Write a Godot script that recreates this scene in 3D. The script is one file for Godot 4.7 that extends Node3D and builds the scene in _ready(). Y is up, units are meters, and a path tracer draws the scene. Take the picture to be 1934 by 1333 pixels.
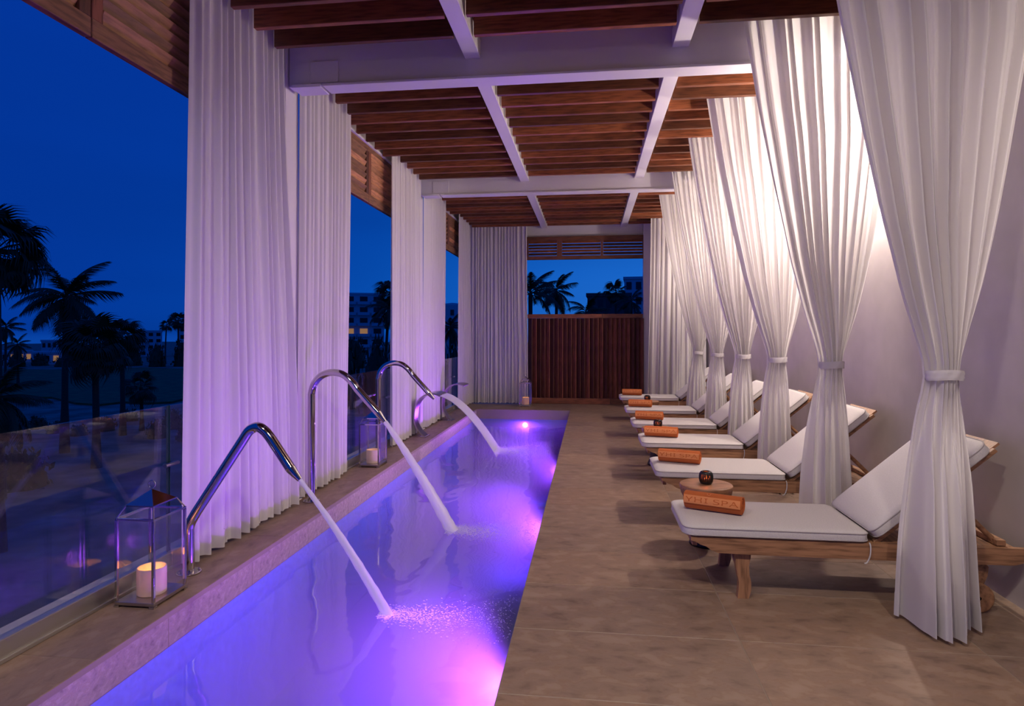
extends Node3D
# Spa pool terrace at dusk. Room axes: x to the right, y up, depth d runs along -z.

const WATER := -0.19
const WALL_X := 2.51
const END_D := 14.5

var M := {}
var taken := {}


# ---------------------------------------------------------------- mesh builder
class MB:
	var v := PackedVector3Array()
	var n := PackedVector3Array()
	var idx := PackedInt32Array()

	func tri(a: Vector3, b: Vector3, c: Vector3) -> void:
		var k := v.size()
		var nn := (b - a).cross(c - a).normalized()
		v.append_array([a, b, c])
		n.append_array([nn, nn, nn])
		idx.append_array([k, k + 2, k + 1])

	func quad(a: Vector3, b: Vector3, c: Vector3, d: Vector3) -> void:
		var k := v.size()
		var nn := (c - a).cross(d - b).normalized()
		v.append_array([a, b, c, d])
		n.append_array([nn, nn, nn, nn])
		idx.append_array([k, k + 2, k + 1, k, k + 3, k + 2])

	func grid(p: PackedVector3Array, nu: int, nv: int, loop := false) -> void:
		var k := v.size()
		for j in nv:
			for i in nu:
				var i0 := maxi(i - 1, 0)
				var i1 := mini(i + 1, nu - 1)
				if loop and (i == 0 or i == nu - 1):
					i0 = nu - 2
					i1 = 1
				var du := p[j * nu + i1] - p[j * nu + i0]
				var dv := p[mini(j + 1, nv - 1) * nu + i] - p[maxi(j - 1, 0) * nu + i]
				v.append(p[j * nu + i])
				var nn := du.cross(dv)
				n.append(nn.normalized() if nn.length_squared() > 1e-16 else Vector3.UP)
		for j in nv - 1:
			for i in nu - 1:
				var a := k + j * nu + i
				idx.append_array([a, a + nu + 1, a + 1, a, a + nu, a + nu + 1])

	func tube(path: PackedVector3Array, radii: Array, sides := 14, flat := 1.0) -> void:
		var pts := PackedVector3Array()
		var m := path.size()
		var side := Vector3.ZERO
		var rings := []
		for j in m:
			var t := (path[mini(j + 1, m - 1)] - path[maxi(j - 1, 0)]).normalized()
			if j == 0:
				side = t.cross(Vector3.UP if absf(t.y) < 0.9 else Vector3.RIGHT).normalized()
			side = (side - t * side.dot(t)).normalized()
			var up := side.cross(t)
			var r: float = radii[mini(j, radii.size() - 1)]
			var ring := PackedVector3Array()
			for i in sides + 1:
				var a := TAU * i / sides
				ring.append(path[j] + (side * cos(a) * r * flat + up * sin(a) * r))
			rings.append(ring)
			pts.append_array(ring)
		grid(pts, sides + 1, m, true)
		for i in sides:
			tri(path[0], rings[0][i + 1], rings[0][i])
			tri(path[m - 1], rings[m - 1][i], rings[m - 1][i + 1])

	func lathe(profile: Array, sides := 32, at := Vector3.ZERO) -> void:
		var pts := PackedVector3Array()
		for q in profile:
			for i in sides + 1:
				var a := -TAU * i / sides
				pts.append(at + Vector3(cos(a) * q.x, q.y, sin(a) * q.x))
		grid(pts, sides + 1, profile.size(), true)

	func box(c: Vector3, s: Vector3, b := Basis.IDENTITY, bev := 0.0) -> void:
		var h := s * 0.5
		if bev <= 0.0:
			var p := []
			for k in 8:
				p.append(c + b * Vector3(h.x if k & 1 else -h.x, h.y if k & 2 else -h.y, h.z if k & 4 else -h.z))
			quad(p[4], p[5], p[7], p[6]); quad(p[1], p[0], p[2], p[3])
			quad(p[5], p[1], p[3], p[7]); quad(p[0], p[4], p[6], p[2])
			quad(p[6], p[7], p[3], p[2]); quad(p[0], p[1], p[5], p[4])
			return
		var q := func(sx: float, sy: float, sz: float, ax: int) -> Vector3:
			var w := Vector3(sx * h.x, sy * h.y, sz * h.z)
			if ax != 0: w.x -= sx * bev
			if ax != 1: w.y -= sy * bev
			if ax != 2: w.z -= sz * bev
			return c + b * w
		for s1 in [-1.0, 1.0]:
			flip_quad(q.call(s1, -1.0, -1.0, 0), q.call(s1, 1.0, -1.0, 0), q.call(s1, 1.0, 1.0, 0), q.call(s1, -1.0, 1.0, 0), s1 > 0)
			flip_quad(q.call(-1.0, s1, -1.0, 1), q.call(-1.0, s1, 1.0, 1), q.call(1.0, s1, 1.0, 1), q.call(1.0, s1, -1.0, 1), s1 > 0)
			flip_quad(q.call(-1.0, -1.0, s1, 2), q.call(1.0, -1.0, s1, 2), q.call(1.0, 1.0, s1, 2), q.call(-1.0, 1.0, s1, 2), s1 > 0)
			for s2 in [-1.0, 1.0]:
				out_quad(c, q.call(s1, s2, -1.0, 0), q.call(s1, s2, 1.0, 0), q.call(s1, s2, 1.0, 1), q.call(s1, s2, -1.0, 1))
				out_quad(c, q.call(s1, -1.0, s2, 0), q.call(s1, 1.0, s2, 0), q.call(s1, 1.0, s2, 2), q.call(s1, -1.0, s2, 2))
				out_quad(c, q.call(-1.0, s1, s2, 1), q.call(1.0, s1, s2, 1), q.call(1.0, s1, s2, 2), q.call(-1.0, s1, s2, 2))
				for s3 in [-1.0, 1.0]:
					var a: Vector3 = q.call(s1, s2, s3, 0)
					var d: Vector3 = q.call(s1, s2, s3, 1)
					var e: Vector3 = q.call(s1, s2, s3, 2)
					if (d - a).cross(e - a).dot(a - c) > 0: tri(a, d, e)
					else: tri(a, e, d)

	func flip_quad(a: Vector3, b: Vector3, c: Vector3, d: Vector3, keep: bool) -> void:
		if keep: quad(a, b, c, d)
		else: quad(d, c, b, a)

	func out_quad(o: Vector3, a: Vector3, b: Vector3, c: Vector3, d: Vector3) -> void:
		flip_quad(a, b, c, d, (c - a).cross(d - b).dot(a + c - o * 2.0) > 0)

	func prism(poly: PackedVector2Array, z0: float, z1: float, x := Transform3D.IDENTITY) -> void:
		var pp := poly
		if Geometry2D.is_polygon_clockwise(pp):
			pp = pp.duplicate()
			pp.reverse()
		var t := Geometry2D.triangulate_polygon(pp)
		for k in range(0, t.size(), 3):
			var a := pp[t[k]]
			var b := pp[t[k + 1]]
			var c := pp[t[k + 2]]
			if (b - a).cross(c - a) < 0:
				var w := b
				b = c
				c = w
			tri(x * Vector3(a.x, a.y, z1), x * Vector3(b.x, b.y, z1), x * Vector3(c.x, c.y, z1))
			tri(x * Vector3(a.x, a.y, z0), x * Vector3(c.x, c.y, z0), x * Vector3(b.x, b.y, z0))
		for k in pp.size():
			var a := pp[k]
			var b := pp[(k + 1) % pp.size()]
			quad(x * Vector3(a.x, a.y, z0), x * Vector3(b.x, b.y, z0), x * Vector3(b.x, b.y, z1), x * Vector3(a.x, a.y, z1))

	func mesh() -> ArrayMesh:
		var arr := []
		arr.resize(Mesh.ARRAY_MAX)
		arr[Mesh.ARRAY_VERTEX] = v
		arr[Mesh.ARRAY_NORMAL] = n
		arr[Mesh.ARRAY_INDEX] = idx
		var m := ArrayMesh.new()
		m.add_surface_from_arrays(Mesh.PRIMITIVE_TRIANGLES, arr)
		return m


# ---------------------------------------------------------------- node helpers
func V(x: float, y: float, d: float) -> Vector3:
	return Vector3(x, y, -d)


func numbered(called: String) -> String:
	taken[called] = taken.get(called, -1) + 1
	return called if taken[called] == 0 else "%s_%03d" % [called, taken[called]]


func tag(o: Node, label: String, category: String, group := "", kind := "") -> void:
	o.set_meta("label", label)
	if category: o.set_meta("category", category)
	if group: o.set_meta("group", group)
	if kind: o.set_meta("kind", kind)


func thing(called: String, at: Vector3, label: String, category: String, group := "") -> Node3D:
	var o := Node3D.new()
	o.name = numbered(called)
	add_child(o)
	o.position = at
	tag(o, label, category, group)
	return o


func setting(called: String, label: String, at := Vector3.ZERO) -> Node3D:
	var o := Node3D.new()
	o.name = numbered(called)
	add_child(o)
	o.position = at
	o.set_meta("kind", "structure")
	o.set_meta("label", label)
	return o


func put(called: String, m: Mesh, mat: Material, parent: Node = null, at := Vector3.ZERO, b := Basis.IDENTITY) -> MeshInstance3D:
	var o := MeshInstance3D.new()
	o.mesh = m
	o.material_override = mat
	o.transform = Transform3D(b, at)
	if parent == null:
		o.name = numbered(called)
		add_child(o)
	else:
		o.name = called
		parent.add_child(o, true)
	return o


func block(s: Vector3, bev := 0.0) -> ArrayMesh:
	var b := MB.new()
	b.box(Vector3.ZERO, s, Basis.IDENTITY, bev)
	return b.mesh()


func rod(path: Array, radii: Array, sides := 12, flat := 1.0) -> ArrayMesh:
	var b := MB.new()
	b.tube(PackedVector3Array(path), radii, sides, flat)
	return b.mesh()


func smooth(path: Array, steps := 6) -> PackedVector3Array:
	var out := PackedVector3Array()
	for k in path.size() - 1:
		var p0: Vector3 = path[maxi(k - 1, 0)]
		var p1: Vector3 = path[k]
		var p2: Vector3 = path[k + 1]
		var p3: Vector3 = path[mini(k + 2, path.size() - 1)]
		for s in steps:
			out.append(p1.cubic_interpolate(p2, p0, p3, float(s) / steps))
	out.append(path[-1])
	return out


func table(t: Array, y: float) -> float:
	# piecewise linear lookup in [[y, value], ...] with falling y
	for k in t.size() - 1:
		if y >= t[k + 1][0]:
			return lerpf(t[k + 1][1], t[k][1], clampf((y - t[k + 1][0]) / (t[k][0] - t[k + 1][0]), 0, 1))
	return t[-1][1]


# ---------------------------------------------------------------- materials
func noise_tex(seed_: int, freq: float, stops: Array, size := 512, octaves := 4, warp := 0.0) -> NoiseTexture2D:
	var f := FastNoiseLite.new()
	f.seed = seed_
	f.noise_type = FastNoiseLite.TYPE_SIMPLEX_SMOOTH
	f.frequency = freq
	f.fractal_octaves = octaves
	if warp > 0.0:
		f.domain_warp_enabled = true
		f.domain_warp_amplitude = warp
		f.domain_warp_frequency = freq * 0.7
	var g := Gradient.new()
	var offs := PackedFloat32Array()
	var cols := PackedColorArray()
	for s in stops:
		offs.append(s[0])
		cols.append(s[1])
	g.offsets = offs
	g.colors = cols
	var t := NoiseTexture2D.new()
	t.width = size
	t.height = size
	t.seamless = true
	t.noise = f
	t.color_ramp = g
	return t


func mat(c: Color, rough := 0.6, metal := 0.0) -> StandardMaterial3D:
	var m := StandardMaterial3D.new()
	m.albedo_color = c
	m.roughness = rough
	m.metallic = metal
	return m


func textured(c: Color, tex: Texture2D, scale_: Vector3, rough := 0.6, off := Vector3.ZERO, relief: Texture2D = null, relief_cm := 0.0) -> StandardMaterial3D:
	var m := mat(c, rough)
	m.albedo_texture = tex
	m.uv1_triplanar = true
	m.uv1_world_triplanar = true
	m.uv1_scale = scale_
	m.uv1_offset = off
	if relief:
		m.heightmap_enabled = true
		m.heightmap_texture = relief
		m.heightmap_scale = relief_cm
	return m


func glow(c: Color, e: float) -> StandardMaterial3D:
	var m := mat(Color(c.r * 0.6, c.g * 0.6, c.b * 0.6), 0.5)
	m.emission_enabled = true
	m.emission = c
	m.emission_energy_multiplier = e
	return m


func make_materials() -> void:
	var grain := noise_tex(3, 0.012, [[0.0, Color(0.6, 0.58, 0.56)], [0.35, Color(0.78, 0.77, 0.76)], [0.55, Color(0.9, 0.9, 0.9)], [1.0, Color(1, 1, 1)]], 512, 5, 30.0)
	var stone := noise_tex(21, 0.009, [[0.0, Color(0.72, 0.69, 0.67)], [0.3, Color(0.88, 0.86, 0.84)], [0.5, Color(0.93, 0.91, 0.9)], [0.56, Color(0.9, 0.86, 0.82)], [0.7, Color(0.97, 0.96, 0.94)], [1.0, Color(1.0, 1.0, 1.0)]], 1024, 8, 55.0)
	var weave := noise_tex(33, 0.09, [[0.0, Color(0.93, 0.93, 0.93)], [1.0, Color(1, 1, 1)]], 256, 2)
	var terry := noise_tex(35, 0.12, [[0.0, Color(0.8, 0.8, 0.8)], [1.0, Color(1, 1, 1)]], 256, 2)
	M.grain = grain
	for k in 3:
		var o := Vector3(k * 0.37, k * 0.61, k * 0.23)
		var q: float = [1.0, 0.8, 1.18][k]
		M["slat%d" % k] = textured(Color(0.54 * q, 0.31 * q, 0.19 * q), grain, Vector3(0.5, 5, 5), 0.5, o)
		M["louver%d" % k] = textured(Color(0.72 * q, 0.5 * q, 0.35 * q), grain, Vector3(4.5, 4.5, 0.5), 0.55, o)
		M["louver_x%d" % k] = textured(Color(0.62 * q, 0.36 * q, 0.24 * q), grain, Vector3(0.5, 5, 5), 0.55, o)
		M["screen%d" % k] = textured(Color(0.50 * q, 0.29 * q, 0.22 * q), grain, Vector3(5, 0.5, 5), 0.5, o)
		M["stone%d" % k] = textured([Color(0.625, 0.535, 0.465), Color(0.60, 0.515, 0.455), Color(0.645, 0.545, 0.465)][k], stone, Vector3(0.45, 0.8, 0.8), 0.5, Vector3(k * 0.31, 0, k * 0.17))
		M["ledge%d" % k] = textured([Color(0.59, 0.50, 0.43), Color(0.565, 0.485, 0.425), Color(0.61, 0.515, 0.435)][k], stone, Vector3(0.8, 0.8, 0.45), 0.5, Vector3(k * 0.31, 0.2, k * 0.17))
	M.coping = textured(Color(0.80, 0.74, 0.70), stone, Vector3(2.0, 2.2, 1.6), 0.55, Vector3(0.4, 0.1, 0.2))
	M.grout = mat(Color(0.60, 0.54, 0.47), 0.8)
	M.teak = textured(Color(0.72, 0.53, 0.38), grain, Vector3(0.5, 5, 5), 0.55)
	M.teak_v = textured(Color(0.72, 0.53, 0.38), grain, Vector3(5, 0.5, 5), 0.55)
	M.teak_d = textured(Color(0.72, 0.53, 0.38), grain, Vector3(4, 4, 0.5), 0.55)
	M.tabletop = textured(Color(0.72, 0.52, 0.38), grain, Vector3(0.7, 6, 6), 0.45, Vector3(0.2, 0.7, 0.1))
	M.dark_wood = mat(Color(0.13, 0.085, 0.065), 0.5)
	M.steel_white = mat(Color(0.86, 0.84, 0.86), 0.42)
	M.plaster = textured(Color(0.80, 0.77, 0.76), noise_tex(44, 0.02, [[0.0, Color(0.96, 0.96, 0.96)], [1.0, Color(1, 1, 1)]], 256, 3), Vector3(0.7, 0.7, 0.7), 0.85)
	M.chrome = mat(Color(0.78, 0.76, 0.76), 0.07, 1.0)
	M.brushed = mat(Color(0.70, 0.68, 0.67), 0.28, 1.0)
	M.alu = mat(Color(0.72, 0.71, 0.68), 0.35, 0.85)
	M.cloth = mat(Color(0.84, 0.82, 0.82), 0.95)
	M.cloth.backlight_enabled = true
	M.cloth.backlight = Color(0.45, 0.44, 0.44)
	M.sheer = mat(Color(0.88, 0.865, 0.86), 0.95)
	M.sheer.backlight_enabled = true
	M.sheer.backlight = Color(0.8, 0.79, 0.79)
	M.cushion = textured(Color(0.86, 0.84, 0.83), weave, Vector3(4, 4, 4), 0.9)
	M.piping = mat(Color(0.70, 0.67, 0.66), 0.9)
	M.cord = mat(Color(0.85, 0.84, 0.83), 0.8)
	M.towel = textured(Color(0.84, 0.44, 0.21), terry, Vector3(9, 9, 9), 0.95)
	M.towel_band = mat(Color(0.88, 0.56, 0.34), 0.9)
	M.towel_ink = mat(Color(0.76, 0.38, 0.17), 0.9)
	M.black = mat(Color(0.05, 0.045, 0.05), 0.35)
	M.glass = mat(Color(0.75, 0.85, 0.85, 0.008), 0.02)
	M.glass.transparency = BaseMaterial3D.TRANSPARENCY_ALPHA
	M.glass_edge = mat(Color(0.16, 0.26, 0.26), 0.15)
	M.water = mat(Color(0.75, 0.78, 0.95, 0.03), 0.04)
	M.water.transparency = BaseMaterial3D.TRANSPARENCY_ALPHA
	M.jet = mat(Color(0.97, 0.97, 0.98, 0.8), 0.3)
	M.jet.transparency = BaseMaterial3D.TRANSPARENCY_ALPHA
	M.jet.backlight_enabled = true
	M.jet.backlight = Color(0.9, 0.9, 0.9)
	M.foam = mat(Color(0.94, 0.94, 0.95, 0.45), 0.7)
	M.foam.transparency = BaseMaterial3D.TRANSPARENCY_ALPHA
	M.foam.backlight_enabled = true
	M.foam.backlight = Color(1, 1, 1)
	M.mosaic = textured(Color(0.46, 0.58, 0.96), noise_tex(51, 0.03, [[0.0, Color(0.9, 0.9, 0.9)], [1.0, Color(1, 1, 1)]], 256, 3), Vector3(2, 2, 2), 0.4)
	M.wax = mat(Color(0.92, 0.86, 0.76), 0.7)
	M.wax.backlight_enabled = true
	M.wax.backlight = Color(0.6, 0.5, 0.36)
	M.flame = glow(Color(1.0, 0.55, 0.22), 1.5)
	M.pool_lens = glow(Color(1.0, 0.45, 1.0), 14.0)
	M.sconce_lens = glow(Color(1.0, 0.92, 0.85), 5.0)
	# outside
	M.sand = textured(Color(0.66, 0.62, 0.55), noise_tex(61, 0.01, [[0.0, Color(0.55, 0.55, 0.55)], [1.0, Color(1, 1, 1)]], 512, 5, 20.0), Vector3(0.06, 0.06, 0.06), 0.95)
	M.lawn = textured(Color(0.34, 0.46, 0.24), noise_tex(62, 0.02, [[0.0, Color(0.6, 0.6, 0.6)], [1.0, Color(1, 1, 1)]], 512, 4), Vector3(0.05, 0.05, 0.05), 0.95)
	M.rough_grass = mat(Color(0.15, 0.20, 0.10), 0.95)
	M.leaf = mat(Color(0.17, 0.25, 0.12), 0.6)
	M.leaf_dry = mat(Color(0.30, 0.26, 0.17), 0.8)
	M.trunk = textured(Color(0.36, 0.31, 0.26), grain, Vector3(1, 6, 1), 0.9)
	M.house = mat(Color(0.80, 0.80, 0.80), 0.8)
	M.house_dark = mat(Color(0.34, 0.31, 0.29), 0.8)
	M.pane_dark = mat(Color(0.05, 0.06, 0.08), 0.2)
	M.pane_lit = glow(Color(1.0, 0.74, 0.48), 0.22)


# ---------------------------------------------------------------- setting
func build_camera_and_light() -> void:
	var cam := Camera3D.new()
	cam.name = "camera"
	add_child(cam)
	cam.position = V(0, 1.6, 0)
	cam.rotation.y = atan(146.5 / 1180.0)
	cam.projection = Camera3D.PROJECTION_FRUSTUM
	cam.near = 0.05
	cam.far = 1200.0
	cam.size = 2.0 * cam.near * 666.5 / 1180.0
	cam.frustum_offset = Vector2(0, -34.5 / 1180.0 * cam.near)
	cam.current = true
	# dusk sky: deep blue with the last afterglow low beyond the end of the terrace, thin cloud streaks
	var im := Image.create(1024, 512, false, Image.FORMAT_RGBF)
	var cl := FastNoiseLite.new()
	cl.seed = 5
	cl.frequency = 0.01
	cl.fractal_octaves = 4
	for j in 512:
		var el := 90.0 - (j + 0.5) / 512.0 * 180.0
		for i in 1024:
			var az := (i + 0.5) / 1024.0 * 360.0
			var h := exp(-pow(maxf(el, 0.0) / 17.0, 1.3))
			var da := absf(wrapf(az - 12.0, -180.0, 180.0))
			var g := exp(-pow(da / 30.0, 2.0)) * exp(-pow(maxf(el, 0.0) / 13.0, 1.5))
			var ca := deg_to_rad(az)
			var ny := cl.get_noise_3d(cos(ca) * 60.0, el * 9.0, sin(ca) * 60.0)
			var k := 1.0 + 0.22 * ny * exp(-maxf(el, 0.0) / 25.0)
			im.set_pixel(i, j, Color((0.0007 + 0.015 * g * g) * k, (0.0292 + 0.0035 * h + 0.112 * g) * k, (0.272 + 0.009 * h + 0.31 * g) * k))
	var sky_mat := PanoramaSkyMaterial.new()
	sky_mat.panorama = ImageTexture.create_from_image(im)
	var sky := Sky.new()
	sky.sky_material = sky_mat
	var e := Environment.new()
	e.background_mode = Environment.BG_SKY
	e.sky = sky
	e.tonemap_mode = Environment.TONE_MAPPER_LINEAR
	e.tonemap_exposure = 1.12
	e.sdfgi_enabled = true
	e.ssao_enabled = true
	e.ssil_enabled = true
	e.volumetric_fog_enabled = true
	e.volumetric_fog_density = 0.0
	var w := WorldEnvironment.new()
	w.name = "dusk_environment"
	w.environment = e
	add_child(w)


func lamp_spot(at: Vector3, dir: Vector3, energy: float, c: Color, angle: float, size := 0.03) -> void:
	var l := SpotLight3D.new()
	l.name = "lamp_beam"
	add_child(l, true)
	l.position = at
	l.look_at_from_position(at, at + dir, Vector3.RIGHT if absf(dir.y) > 0.9 else Vector3.UP)
	l.light_energy = energy
	l.light_color = c
	l.spot_angle = angle
	l.spot_angle_attenuation = 0.9
	l.spot_range = 30.0
	l.spot_attenuation = 2.0
	l.light_size = size
	l.shadow_enabled = true


func lamp_omni(at: Vector3, energy: float, c: Color, size := 0.03) -> void:
	var l := OmniLight3D.new()
	l.name = "lamp_glow"
	add_child(l, true)
	l.position = at
	l.light_energy = energy
	l.light_color = c
	l.omni_range = 30.0
	l.omni_attenuation = 2.0
	l.light_size = size
	l.shadow_enabled = true


func slabs(parent: Node3D, called: String, kinds: String, xs: Array, ds: Array, top: float, thick: float, shift := 0) -> void:
	for i in xs.size() - 1:
		for j in ds.size() - 1:
			var s := Vector3(xs[i + 1] - xs[i] - 0.004, thick, ds[j + 1] - ds[j] - 0.004)
			var at := V((xs[i] + xs[i + 1]) / 2, top - thick / 2 - 0.0006 * ((i * 7 + j * 3 + shift) % 3), (ds[j] + ds[j + 1]) / 2)
			put(called, block(s, 0.0025), M["%s%d" % [kinds, (i * 2 + j * 2 + (j * j + shift) % 3) % 3]], parent, at)


func span(a: float, b: float, step: float) -> Array:
	var out := []
	var x := a
	while x < b - step * 0.3:
		out.append(x)
		x += step
	out.append(b)
	return out


func build_floor() -> void:
	var f := setting("floor", "brown travertine slab deck running beside the pool")
	put("mortar_bed", block(Vector3(WALL_X + 0.41, 0.2, 17.5)), M.grout, f, V((WALL_X - 0.41) / 2, -0.1025, 5.75))
	put("mortar_bed", block(Vector3(2.5, 0.2, 1.27)), M.grout, f, V(-1.66, -0.1025, 13.865))
	var ds := span(-2.99 + 0.08, 13.25, 0.63)
	slabs(f, "slab", "stone", [-0.41, 0.78, 1.975, WALL_X], ds, 0.0, 0.03)
	slabs(f, "slab", "stone", [-2.91, -1.61, -0.41, 0.78, 1.975, WALL_X], [13.232, 13.86, 14.5], 0.0, 0.03, 1)
	# the narrow ledge between pool and balustrade
	put("mortar_bed", block(Vector3(0.5, 0.2, 16.22)), M.grout, f, V(-2.66, -0.1025, 5.12))
	slabs(f, "ledge_slab", "ledge", [-2.91, -2.41], [-2.91, -1.0, 0.9, 2.8, 4.7, 6.6, 8.5, 10.4, 12.3, 13.232], 0.0, 0.03)


func build_pool() -> void:
	var p := thing("plunge_pool", V(-1.41, 0, 5), "long narrow plunge pool with stone rim and pale mosaic basin", "pool")
	var at := func(x: float, y: float, d: float) -> Vector3: return V(x + 1.41, y, d - 5.0)
	var L := 16.2
	var md := 13.232 - L / 2
	put("basin_floor", block(Vector3(2.3, 0.1, L + 0.3)), M.mosaic, p, at.call(-1.41, -1.25, md))
	put("basin_wall", block(Vector3(0.14, 1.0, L)), M.mosaic, p, at.call(-0.34, -0.7, md))
	put("basin_wall", block(Vector3(0.14, 1.01, L)), M.mosaic, p, at.call(-2.48, -0.705, md))
	put("basin_wall", block(Vector3(2.28, 1.01, 0.14)), M.mosaic, p, at.call(-1.41, -0.705, 13.302))
	put("basin_wall", block(Vector3(2.28, 1.2, 0.14)), M.mosaic, p, at.call(-1.41, -0.6, 13.232 - L - 0.07))
	# rim stones, the vertical faces under the ledge
	for k in 18:
		var d0 := 13.232 - (k + 1) * 0.9
		put("rim_stone", block(Vector3(0.12, 0.168, 0.897), 0.002), M.coping, p, at.call(-2.47, -0.1155, d0 + 0.45))
	for k in 3:
		var x0: float = [-2.41, -1.79, -0.87][k]
		var x1: float = [-1.79, -0.87, -0.41][k]
		put("rim_stone", block(Vector3(x1 - x0 - 0.003, 0.168, 0.12), 0.002), M.coping, p, at.call((x0 + x1) / 2, -0.1155, 13.292))
	put("rim_stone", block(Vector3(0.12, 0.168, L), 0.002), M.coping, p, at.call(-0.35, -0.1155, md))
	# underwater lamps: three in the deck-side wall, one in the far wall
	var lens := MB.new()
	lens.lathe([Vector2(0.0, 0.012), Vector2(0.055, 0.01), Vector2(0.06, 0.0), Vector2(0.0, 0.0)], 20)
	var bezel := MB.new()
	bezel.lathe([Vector2(0.06, 0.0), Vector2(0.06, 0.016), Vector2(0.085, 0.012), Vector2(0.09, 0.0)], 24)
	for d in [0.9, 4.0, 7.3, 10.5]:
		var b := Basis(Vector3.FORWARD, -PI / 2)
		put("lamp_bezel", bezel.mesh(), M.brushed, p, at.call(-0.411, -0.7, d), b)
		put("lamp_lens", lens.mesh(), M.pool_lens, p, at.call(-0.412, -0.7, d), b)
		lamp_spot(V(-0.47, -0.7, d), Vector3(-1, -0.08, 0).normalized(), 12.3, Color(0.64, 0.29, 1.0), 80.0, 0.07)
	var bz := Basis(Vector3.RIGHT, PI / 2)
	put("lamp_bezel", bezel.mesh(), M.brushed, p, at.call(-1.36, -0.32, 13.231), bz)
	put("lamp_lens", lens.mesh(), M.pool_lens, p, at.call(-1.36, -0.32, 13.230), bz)
	lamp_spot(V(-1.36, -0.32, 13.18), Vector3(0, -0.3, 1).normalized(), 8.0, Color(0.64, 0.29, 1.0), 76.0, 0.06)
	# water
	var nz := FastNoiseLite.new()
	nz.seed = 8
	nz.frequency = 1.6
	var g := PackedVector3Array()
	var nu := 41
	var nv := 241
	for j in nv:
		for i in nu:
			var x := lerpf(-2.41, -0.41, i / float(nu - 1))
			var d := lerpf(13.232 - L, 13.232, j / float(nv - 1))
			g.append(V(x, WATER + 0.004 * nz.get_noise_2d(x, d) + 0.002 * nz.get_noise_2d(x * 3.0, d * 3.0), d))
	var wb := MB.new()
	wb.grid(g, nu, nv)
	var w := put("pool_water", wb.mesh(), M.water)
	tag(w, "violet and blue lit rippled water filling the plunge pool", "water", "", "stuff")
	# the jets churn fine air bubbles through the whole basin
	var cloud := FogVolume.new()
	cloud.name = "aerated_water"
	cloud.shape = RenderingServer.FOG_VOLUME_SHAPE_BOX
	cloud.size = Vector3(1.996, 0.99, L - 0.02)
	cloud.position = V(-1.41, WATER - 0.01 - 0.495, md)
	var fm := FogMaterial.new()
	fm.albedo = Color(0.84, 0.86, 1.0)
	fm.density = 0.75
	cloud.material = fm
	add_child(cloud)
	tag(cloud, "cloudy air bubbles stirred through the lit pool water", "bubbles", "", "stuff")


func build_walls() -> void:
	var w := setting("wall_right", "pale plaster wall behind the loungers")
	put("plaster", block(Vector3(0.15, 4.6, 17.8)), M.plaster, w, V(WALL_X + 0.075, 2.1, 5.9))
	# end wall: posts and slatted timber screen
	var e := setting("wall_end", "end of the terrace with white post and lintel")
	put("post", block(Vector3(0.2, 4.3, 0.2)), M.steel_white, e, V(1.325, 2.15, 14.66))
	put("post", block(Vector3(0.16, 4.3, 0.2)), M.steel_white, e, V(-1.56, 2.15, 14.72))
	put("infill", block(Vector3(1.1, 4.3, 0.1)), M.plaster, e, V(1.97, 2.15, 14.70))
	var s := thing("timber_screen", V(-0.107, 0, 14.55), "dark slatted wooden screen of upright angled boards with cap rail", "screen")
	put("cap_rail", block(Vector3(1.72, 0.095, 0.1), 0.004), M.louver_x0, s, V(-0.47, 2.03, 0))
	put("cap_rail", block(Vector3(0.92, 0.095, 0.1), 0.004), M.louver_x1, s, V(0.855, 2.03, 0))
	put("bottom_rail", block(Vector3(1.9, 0.13, 0.09), 0.004), M.louver_x0, s, V(-0.38, 0.066, 0))
	put("bottom_rail", block(Vector3(0.74, 0.13, 0.09), 0.004), M.louver_x1, s, V(0.945, 0.066, 0))
	var n := 26
	var bm := block(Vector3(0.13, 1.846, 0.026), 0.003)
	for k in n:
		var x := -1.27 + 2.55 * k / (n - 1)
		put("board", bm, M["screen%d" % [k * 5 % 3 if k % 4 else (k + 1) % 3]], s, V(x, 1.0565, 0.0), Basis(Vector3.UP, -0.74))
	# upper louvre above the opening
	var u := thing("end_louver", V(-0.107, 3.62, 14.6), "horizontal wooden louver panel above the opening in the end wall", "louver")
	put("rail", block(Vector3(2.72, 0.09, 0.05), 0.003), M.louver_x1, u, V(0, -0.225, 0))
	put("rail", block(Vector3(2.72, 0.11, 0.05), 0.003), M.louver_x1, u, V(0, 0.215, 0))
	for x in [-1.34, -0.62, -0.56, 0.39, 1.34]:
		put("stile", block(Vector3(0.06, 0.36, 0.048), 0.003), M.screen0, u, V(x, -0.0, 0))
	for c in [[-1.31, -0.65], [-0.53, 0.36], [0.42, 1.31]]:
		var bl := block(Vector3(c[1] - c[0] - 0.004, 0.075, 0.014), 0.002)
		for k in 5:
			put("blade", bl, M["louver_x%d" % [(k + 1) % 3]], u, V((c[0] + c[1]) / 2, -0.138 + k * 0.069, 0.0), Basis(Vector3.RIGHT, -0.7))


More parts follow.
